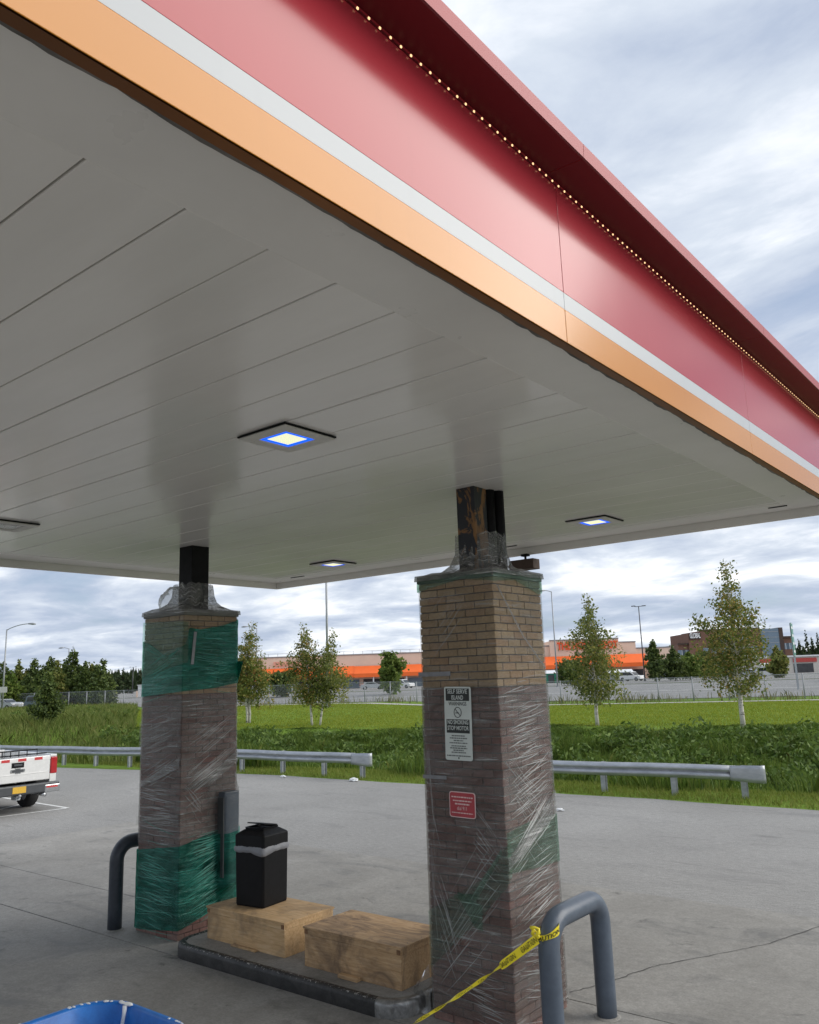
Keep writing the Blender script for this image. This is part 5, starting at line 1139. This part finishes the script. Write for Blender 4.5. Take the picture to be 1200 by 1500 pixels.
def pickup(pos, rz, paint_, label, detail=False):
    """pickup heading local +X, origin on the ground below the tailgate centre"""
    t = thing('pickup_truck', label, 'pickup', pos, rz); W_ = 0.98; r = 0.40
    # lower body sides with wheel arches, one prism per side skin
    prof = [(0.02, 0.62), (0.02, 1.30), (2.02, 1.32), (2.06, 1.34), (2.06, 0.5)]
    def arch(cx_, n=9): return [(cx_+0.47*math.cos(a), 0.42+0.47*math.sin(a)) for a in np.linspace(PI*0.97, PI*0.03, n)]
    out = [(0.02, 1.30), (0.02, 0.66)] + [(0.55, 0.56)] + [(x, max(0.56, z)) for x, z in arch(1.12)] + [(1.7, 0.50), (3.7, 0.46)] + [(x, max(0.5, z)) for x, z in arch(4.42)] + [(5.1, 0.52), (5.48, 0.62), (5.52, 0.95), (5.35, 1.12), (4.0, 1.22), (3.55, 1.28), (2.02, 1.32)]
    for s in (-1, 1):
        y0, y1 = (s*W_, s*(W_-0.09)); obj('side_skin', prism(nbm(), out, min(y0, y1), max(y0, y1), 'Y'), paint_, t, bevel=0.018)
    obj('bed_floor', bx(0.03, 2.0, -0.885, 0.885, 0.72, 0.78), 'bumper_grey', t); obj('bed_bulkhead', bx(1.97, 2.05, -0.885, 0.885, 0.78, 1.34), paint_, t)
    obj('hood', prism(nbm(), [(3.5, 1.24), (3.75, 1.26), (5.3, 1.13), (5.46, 0.98), (5.48, 0.6), (3.5, 0.6)], -0.885, 0.885, 'Y'), paint_, t, bevel=0.02)
    cab = [(2.07, 0.5), (2.07, 1.36), (2.22, 1.86), (2.45, 1.92), (3.0, 1.91), (3.25, 1.84), (3.8, 1.28), (3.6, 0.5)]
    cb = obj('cab', prism(nbm(), cab, -0.82, 0.82, 'Y'), paint_, t, bevel=0.03)
    obj('rear_window', prism(nbm(), [(2.085, 1.42), (2.215, 1.82), (2.205, 1.825), (2.07, 1.42)], -0.66, 0.66, 'Y'), 'glass_dark', cb)
    obj('windscreen', prism(nbm(), [(3.30, 1.83), (3.76, 1.36), (3.775, 1.37), (3.315, 1.84)], -0.72, 0.72, 'Y'), 'glass_dark', cb)
    for s in (-1, 1):
        obj('side_window', prism(nbm(), [(2.35, 1.40), (2.42, 1.80), (3.15, 1.80), (3.55, 1.40)], s*0.825-0.006, s*0.825+0.006, 'Y'), 'glass_dark', cb)
        obj('mirror', bx(3.42, 3.55, min(s*0.9, s*1.14), max(s*0.9, s*1.14), 1.34, 1.54), 'bumper_grey', t, bevel=0.02)
        obj('headlight', bx(5.40, 5.53, min(s*0.6, s*0.93), max(s*0.6, s*0.93), 0.86, 1.04), 'reflector_white', t, bevel=0.01)
        wheel(t, 1.12, s*0.85, r, 0.26); wheel(t, 4.42, s*0.85, r, 0.26)
    for o in [o for o in t.children if o.type == 'MESH' and not o.name.startswith(('side_skin', 'bed_floor', 'wheel'))]: o.location.x += 0.55
    for o in t.children:
        if o.name.startswith('side_skin'):
            for v in o.data.vertices:
                if v.co.x > 1.65: v.co.x += 0.55
        elif o.name.startswith('bed_floor'):
            for v in o.data.vertices:
                if v.co.x > 1.65: v.co.x += 0.55
        elif o.name.startswith('wheel') and o.data.vertices[0].co.x > 3: o.location.x += 0.55
    # tailgate
    tg = obj('tailgate', bx(-0.035, 0.03, -0.80, 0.80, 0.72, 1.285), paint_, t, bevel=0.02)
    obj('crease', bx(-0.041, -0.034, -0.74, 0.74, 0.895, 0.915), paint_, tg, bevel=0.003)
    obj('handle_recess', bx(-0.041, -0.0352, -0.15, 0.15, 1.06, 1.18), 'bin_black', tg, bevel=0.01); obj('handle', bx(-0.06, -0.042, -0.10, 0.10, 1.10, 1.145), 'bumper_grey', tg, bevel=0.006)
    if detail:
        emb = [(-0.19, 0.05), (-0.21, 0.0), (-0.19, -0.04), (-0.075, -0.04), (-0.07, -0.07), (0.085, -0.07), (0.09, -0.04), (0.19, -0.04), (0.215, 0.01), (0.195, 0.05), (0.085, 0.05), (0.08, 0.08), (-0.075, 0.08), (-0.08, 0.05)]
        bm = nbm(); prism(bm, [(-a*0.85, 0.985+c*0.85) for a, c in emb], -0.044, -0.0355, 'X'); obj('emblem', bm, 'chrome', tg)
        bm = nbm(); prism(bm, [(-a*0.68, 0.985+c*0.6) for a, c in emb], -0.047, -0.0442, 'X'); obj('emblem_face', bm, 'bumper_grey', tg)
        x = -0.80; k_ = 0
        while x < 0.79:
            obj('reflective_tape', bx(-0.0375, -0.0352, x, min(0.80, x+0.2), 1.20, 1.265), 'reflector_red' if k_ % 2 else 'reflector_white', tg); x += 0.2; k_ += 1
        rk = obj('bed_rack', tube(nbm(), [(0.15, -0.55, 1.31), (0.15, -0.55, 1.44), (0.15, 0.60, 1.44), (0.15, 0.60, 1.31)], 0.016, 8), 'bin_black', t)
        bm = nbm()
        for yv in np.linspace(-0.3, 0.5, 5): tube(bm, [(0.15, yv, 1.30), (0.15, yv, 1.44)], 0.011, 6)
        tube(bm, [(0.15, -0.8, 1.335), (0.15, 0.86, 1.335)], 0.014, 6); obj('rack_bar', bm, 'bin_black', rk)
    for s in (-1, 1):
        obj('tail_light', bx(-0.035, 0.06, min(s*0.825, s*0.985), max(s*0.825, s*0.985), 0.85, 1.24), 'tail_red', t, bevel=0.015)
        obj('corner_post', bx(-0.02, 0.03, min(s*0.81, s*0.975), max(s*0.81, s*0.975), 0.66, 0.845), paint_, t, bevel=0.01); obj('corner_post', bx(-0.02, 0.03, min(s*0.81, s*0.975), max(s*0.81, s*0.975), 1.245, 1.30), paint_, t, bevel=0.01)
    bp = obj('rear_bumper', prism(nbm(), [(-1.0, 0.0), (-0.99, -0.13), (-0.55, -0.17), (-0.4, -0.19), (0.4, -0.19), (0.55, -0.17), (0.99, -0.13), (1.0, 0.0)], 0.44, 0.66, 'Z') if False else bx(-0.17, 0.0, -1.0, 1.0, 0.44, 0.665), 'bumper_grey', t, bevel=0.03)
    for s in (-1, 1):
        obj('bumper_corner', bx(-0.176, -0.02, min(s*0.62, s*1.005), max(s*0.62, s*1.005), 0.43, 0.61), 'chrome', bp, bevel=0.02)
        obj('reflector', bx(-0.181, -0.1765, min(s*0.66, s*0.94), max(s*0.66, s*0.94), 0.54, 0.58), 'reflector_red', bp)
    obj('licence_plate', bx(-0.178, -0.1715, -0.16, 0.16, 0.49, 0.635), 'plate_yellow', bp)
    bm = nbm(); box(bm, -0.13, 0.1, -0.05, 0.05, 0.33, 0.42); tube(bm, [(-0.11, 0, 0.38), (-0.22, 0, 0.38)], 0.022, 8); bmesh.ops.create_icosphere(bm, subdivisions=2, radius=0.035, matrix=Matrix.Translation((-0.21, 0, 0.43))); obj('hitch', bm, 'galvanised', t)
    bm = nbm(); tube(bm, [(1.0, -0.62, 0.40), (0.0, -0.62, 0.40), (-0.16, -0.64, 0.38)], 0.045, 12); obj('exhaust', bm, 'chrome', t, smooth=True)
    bm = nbm(); tube(bm, [(1.12, -0.72, 0.40), (1.12, 0.72, 0.40)], 0.05, 10); tube(bm, [(1.12, -0.12, 0.40), (1.12, 0.12, 0.40)], 0.15, 12); obj('axle', bm, 'bumper_grey', t)
    obj('chassis', bx(0.1, 5.2, -0.5, 0.5, 0.42, 0.6), 'bumper_grey', t)
    return t
pickup((-20.2, 9.98, 0.0), PI, 'car_white', 'white pickup with red and white tape along its tailgate, left edge', True)
def car(pos, rz, paint_, label, kind='suv'):
    t = thing('parked_car' if kind != 'suv' else 'sport_utility_car', label, 'car', pos, rz, 'cars beyond the lawn'); W_ = 0.92; r = 0.35; hh = 1.75 if kind == 'suv' else 1.45
    low = [(-2.3, 0.35), (-2.35, 0.75), (-2.28, 1.02), (2.0, 1.0), (2.3, 0.85), (2.35, 0.4), (1.85, 0.28)] + [(1.45+0.4*math.cos(a), 0.3+0.4*math.sin(a)) for a in np.linspace(0, PI, 7)] + [(-1.05, 0.28)] + [(-1.45+0.4*math.cos(a), 0.3+0.4*math.sin(a)) for a in np.linspace(0, PI, 7)]
    obj('body', prism(nbm(), low, -W_, W_, 'Y'), paint_, t, bevel=0.04)
    up = [(-2.25, 1.0), (-2.05, hh-0.1), (-1.8, hh), (0.2, hh), (0.5, hh-0.06), (1.15, 1.0)] if kind == 'suv' else [(-1.9, 1.0), (-1.3, hh-0.05), (-0.9, hh), (0.1, hh), (0.4, hh-0.06), (1.1, 1.0)]
    cb = obj('cabin', prism(nbm(), up, -W_+0.1, W_-0.1, 'Y'), paint_, t, bevel=0.03)
    for s in (-1, 1): obj('side_window', prism(nbm(), [(up[0][0]+0.3, 1.06), (up[1][0]+0.25, hh-0.14), (0.15, hh-0.12), (0.95, 1.06)], s*(W_-0.095)-0.004, s*(W_-0.095)+0.004, 'Y'), 'glass_dark', cb)
    obj('windscreen', prism(nbm(), [(0.56, hh-0.12), (1.12, 1.06), (1.14, 1.07), (0.58, hh-0.11)], -W_+0.18, W_-0.18, 'Y'), 'glass_dark', cb)
    for x in (-1.45, 1.45):
        for s in (-1, 1): wheel(t, x, s*(W_-0.12), r, 0.22)
    for s in (-1, 1): obj('headlight', bx(2.2, 2.36, min(s*0.5, s*0.85), max(s*0.5, s*0.85), 0.68, 0.84), 'reflector_white', t, bevel=0.01); obj('tail_light', bx(-2.36, -2.25, min(s*0.6, s*0.88), max(s*0.6, s*0.88), 0.75, 1.0), 'tail_red', t, bevel=0.01)
    return t
rda = math.atan2(0.25, 0.968)
def onroad(px, d, dz=0.05): p = plan(px, d); return (p.x, p.y, tz(p.x, p.y)+dz)
car(onroad(64, 106), rda, 'car_blue', 'dark blue car on the road behind the young meadow tree')
car(onroad(82, 118), rda, 'car_white', 'white car on the road just right of the dark blue one')
car(onroad(8, 108), rda, 'car_silver', 'grey blue car on the road at the left frame edge', 'sedan')
pp = onroad(1206, 97); pickup(pp, rda+PI*0, 'car_black', 'black pickup on the highway cut by the right frame edge')
for px, d, m, lab, kd in ((388, 150, 'car_white', 'white van like car parked left of the crossing birches', 'suv'), (545, 165, 'car_silver', 'silver car parked under the orange awning', 'sedan'), (590, 168, 'car_white', 'white car parked beside the near column, before the store', 'suv'), (862, 160, 'car_silver', 'silver car parked behind the olive birch crown', 'suv'), (925, 158, 'car_white', 'white car parked left of the dark pointed store trees', 'suv'),
    (1052, 165, 'car_white', 'white car parked beside the white gabled shelter', 'suv'), (1100, 160, 'car_silver', 'silver car parked behind the large birch', 'sedan'), (1128, 150, 'car_white', 'white car parked left of the thin olive tree', 'suv')):
    car(onroad(px, d), rda+0.2*(px % 7-3), m, lab, kd)

# ------------------------------------------------------------------ far buildings, built square to the highway view
def bloc(px, d): p = plan(px, d); return (p.x, p.y, tz(p.x, p.y))
BR = YAW*-1                                          # local +X runs to the right, local -Y faces the lawn
ST_D = 200.0
st_ = thing('home_store', 'long tan warehouse store with orange awning and orange lettering', 'store', bloc(600, ST_D), BR)
k_px = ST_D*math.cos(PITCH)/FPX
def sx_(px): return (px-600)*k_px
def zpx(dy): return CAM_H - tz(*bloc(600, ST_D)[:2]) + dy/FPX*ST_D*math.cos(PITCH)     # height from pixels above the horizon
def wall(x0, x1, h, y0=0.0, dep=45): obj('wall', bx(x0, x1, y0, y0+dep, -0.5, h), 'store_wall', st_); obj('parapet_trim', bx(x0-0.05, x1+0.05, y0-0.12, y0+0.3, h+0.002, h+0.28), 'store_trim', st_)
wall(sx_(300), sx_(740), zpx(37)); wall(sx_(740)+.01, sx_(807), zpx(40), -0.4); wall(sx_(807)+.01, sx_(908), zpx(47.5), -1.2); wall(sx_(908)+.01, sx_(934), zpx(42), -0.4); wall(sx_(934)+.01, sx_(990), zpx(32.5))
def awning(x0, x1, zt, zb_, y0=0.0):
    obj('awning', prism(nbm(), [(y0-0.02, zt), (y0-2.6, zb_+0.9), (y0-2.6, zb_), (y0-0.02, zb_)], x0, x1, 'X'), 'store_orange', st_)
awning(sx_(300), sx_(520), zpx(21.5), zpx(5)); awning(sx_(520)+.02, sx_(740), zpx(21), zpx(4.5), -0.3); awning(sx_(770), sx_(945), zpx(25), zpx(7), -1.3)
place_text('THE HOME DEPOT', 2.4, 'letter_orange', st_, (sx_(862), -1.5, zpx(39)), (1, 0, 0), (0, 0, 1), width=sx_(906)-sx_(817), depth=0.12, bold=0.09)
bm = nbm(); r_ = random.Random(9); x = sx_(401)
while x < sx_(440): l = r_.uniform(0.35, 0.6); box(bm, x, x+l, -0.3, -0.05, zpx(28)-0.5, zpx(28)+0.5); x += l+r_.choice((0.18, 0.18, 0.5))
obj('faded_lettering', bm, 'faded_orange', st_, kind='stuff')
for i, px in enumerate(range(308, 740, 48)):
    obj('awning_post', bx(sx_(px)-0.15, sx_(px)+0.15, -2.5, -2.2, -0.3, zpx(5)), 'white_roof', st_)
for i, px in enumerate(range(315, 735, 33)):
    obj('shopfront_bay', bx(sx_(px)-2.2, sx_(px)+2.2, -0.10, -0.02, 0.1, zpx(2)), 'shop_dark' if i % 3 else 'window_glass', st_)
for px in (792, 830, 858, 884, 912, 930): obj('shopfront_bay', bx(sx_(px)-1.7, sx_(px)+1.7, -1.32, -1.22, 0.1, zpx(3)), 'shop_dark' if px % 4 else 'window_glass', st_)
bm = nbm()
for px in range(378, 618, 14): tube(bm, [(sx_(px), 1.0, zpx(37)), (sx_(px), 1.0, zpx(43))], 0.05, 5)
tube(bm, [(sx_(370), 1.0, zpx(43)), (sx_(618), 1.0, zpx(43))], 0.04, 5); obj('roof_railing', bm, 'pole_steel', st_)
obj('roof_unit', bx(sx_(583), sx_(596), 3, 6, zpx(37), zpx(40)), 'white_roof', st_)
# stacked goods and shed stock outside the store
for px, d, w, h, m, lab in ((806, 172, 3.4, 2.6, 'sign_green', 'dark green shed on display left of the olive birch'), (905, 170, 5.5, 2.3, 'pole_steel', 'grey metal stock rack before the store, right of the olive birch'), (1125, 175, 3.0, 2.6, 'white_roof', 'white storage shed behind the thin olive tree')):
    t = thing('garden_shed', lab, 'shed', bloc(px, d), BR, 'sheds before the store'); obj('wall', bx(-w/2, w/2, -1.2, 1.2, -0.2, h*0.75), m, t)
    obj('roof', prism(nbm(), [(-1.4, h*0.752), (0, h), (1.4, h*0.752)], -w/2-0.15, w/2+0.15, 'X'), 'white_roof', t); obj('door', bx(-0.6, 0.6, -1.24, -1.205, -0.1, h*0.65), 'shop_dark', t)
# brown office block
od = 265.0; ob = thing('office_building', 'brown stepped office block lettered GLOBAL, behind the large birch', 'building', bloc(1000, od), BR); ko = od*math.cos(PITCH)/FPX
def ox_(px): return (px-1000)*ko
def oz_(dy): return CAM_H-1.0+dy*ko
obj('wall', bx(ox_(997), ox_(1012), 0, 18, -1, oz_(36)), 'brown_wall', ob); obj('wall', bx(ox_(1012)+.01, ox_(1030), -1, 18, -1, oz_(52)), 'brown_wall', ob)
obj('wall', bx(ox_(1030)+.01, ox_(1118), -0.5, 18, -1, oz_(55)), 'brown_wall', ob); obj('glass_bay', bx(ox_(1118)+.01, ox_(1144), -1.5, 16, -1, oz_(55)), 'window_glass', ob); obj('wall', bx(ox_(1144)+.01, ox_(1150), -1.6, 18, -1, oz_(56)), 'brown_trim', ob); obj('wall', bx(ox_(1150)+.01, ox_(1166), 0, 18, -1, oz_(41)), 'brown_wall', ob)
for a, c, h in ((997, 1012, 36), (1030, 1118, 55), (1150, 1166, 41)): obj('parapet', bx(ox_(a)-0.1, ox_(c)+0.1, -0.7, 0.2, oz_(h)+.003, oz_(h)+0.5), 'brown_trim', ob)
obj('sign_band', bx(ox_(1012.5), ox_(1030), -1.25, -1.01, oz_(43), oz_(52.2)), 'brown_trim', ob)
place_text('GLOBAL', 2.2, 'letter_white', ob, (ox_(1021.3), -1.4, oz_(48)), (1, 0, 0), (0, 0, 1), width=ox_(1029)-ox_(1013.5), depth=0.1, bold=0.06)
for px, zz_, w in ((1002, 24, 1.3), (1008, 24, 1.3), (1040, 26, 1.6), (1050, 26, 1.6), (1064, 26, 1.6), (1078, 26, 1.6), (1092, 26, 1.6), (1106, 26, 1.6), (1064, 42, 1.6), (1078, 42, 1.6), (1092, 42, 1.6), (1155, 29, 1.0), (1161, 29, 1.0)):
    y0 = -0.06 if px < 1030 or px > 1150 else -0.56
    wd = obj('window', bx(ox_(px)-w, ox_(px)+w, y0, y0+0.05, oz_(zz_)-1.0, oz_(zz_)+0.9), 'window_glass', ob); obj('mullion', bx(ox_(px)-0.06, ox_(px)+0.06, y0-0.03, y0-.002, oz_(zz_)-1.0, oz_(zz_)+0.9), 'white_roof', wd)
for k_ in range(6): obj('mullion', bx(ox_(1118)+0.2, ox_(1144)-0.2, -1.56, -1.502, oz_(10+k_*8), oz_(10+k_*8)+0.15), 'pole_steel', ob)
# white gabled shelter and the low red fronted shops
gs_ = thing('gabled_shelter', 'white gabled open shelter between the pale green tree and the birch', 'shelter', bloc(1028, 185), BR)
kk = 185*math.cos(PITCH)/FPX; hz_ = CAM_H-1.0
obj('roof', prism(nbm(), [(-9.5, hz_+11*kk), (-3.0, hz_+18*kk), (12, hz_+17*kk), (12, hz_+12*kk), (-3, hz_+13*kk)], -2, 8, 'Y'), 'white_roof', gs_)
for x in (-8.5, -5, -1.5, 2, 6, 10): obj('post', bx(x-0.12, x+0.12, -1.8, -1.5, -0.3, hz_+11.5*kk), 'white_roof', gs_)
obj('rear_wall', bx(-9, 11.5, 7, 7.3, -0.3, hz_+11*kk), 'shop_dark', gs_)
rs_ = thing('low_shop_row', 'low cream shop row with red signs at the right, behind the green sign', 'building', bloc(1160, 215), BR); kk = 215*math.cos(PITCH)/FPX
obj('wall', bx(-10, 40, 0, 20, -0.5, hz_+13*kk), 'shop_cream', rs_); obj('roof_edge', bx(-10.2, 40.2, -0.4, 20, hz_+13*kk+.004, hz_+15*kk), 'white_roof', rs_)
for i, x in enumerate((-8, 0.5, 9, 18, 27)): obj('sign_board', bx(x, x+6, -0.25, -0.02, hz_+5*kk, hz_+11*kk), 'shop_red', rs_); obj('shopfront_bay', bx(x, x+5, -0.1, -0.02, 0.1, hz_+3*kk), 'shop_dark', rs_)
sb = thing('white_outbuilding', 'small white outbuilding peeking out left of the green wrapped column', 'building', bloc(212, 170), BR); kk = 170*math.cos(PITCH)/FPX
obj('wall', bx(-10*kk, 14*kk, 0, 8, -0.4, hz_+4*kk), 'white_roof', sb); obj('lower_wall', bx(-12*kk, -10*kk-.01, -0.3, 8, -0.4, hz_-4*kk), 'store_wall', sb); obj('roof', bx(-10.5*kk, 14.5*kk, -0.4, 8.2, hz_+4*kk+.004, hz_+4.8*kk), 'white_roof', sb)
# ------------------------------------------------------------------ litter
def litter(x, y_, s, label, seed):
    bm = nbm(); bmesh.ops.create_icosphere(bm, subdivisions=3, radius=1.0)
    for v in bm.verts:
        d_ = v.co.normalized(); w = 1+0.5*mnoise.noise(d_*2.2+Vector((seed, 0, 0))); v.co = Vector((d_.x*s*w, d_.y*s*0.6*w, max(0, s*0.25+d_.z*s*0.35*w)))
    tag(obj('paper_litter', bm, 'paint_white', loc=(x, y_, max(0.002, tz(x, y_)))), label, 'litter', 'scraps of white litter')
litter(-16.9, 18.15, 0.15, 'larger white crumpled bag by the end of the long guardrail', 2); litter(-19.7, 18.0, 0.10, 'flat white scrap on the asphalt left of the crumpled bag', 5)
litter(-9.1, 16.1, 0.09, 'small white scrap on the asphalt between the two columns', 8)
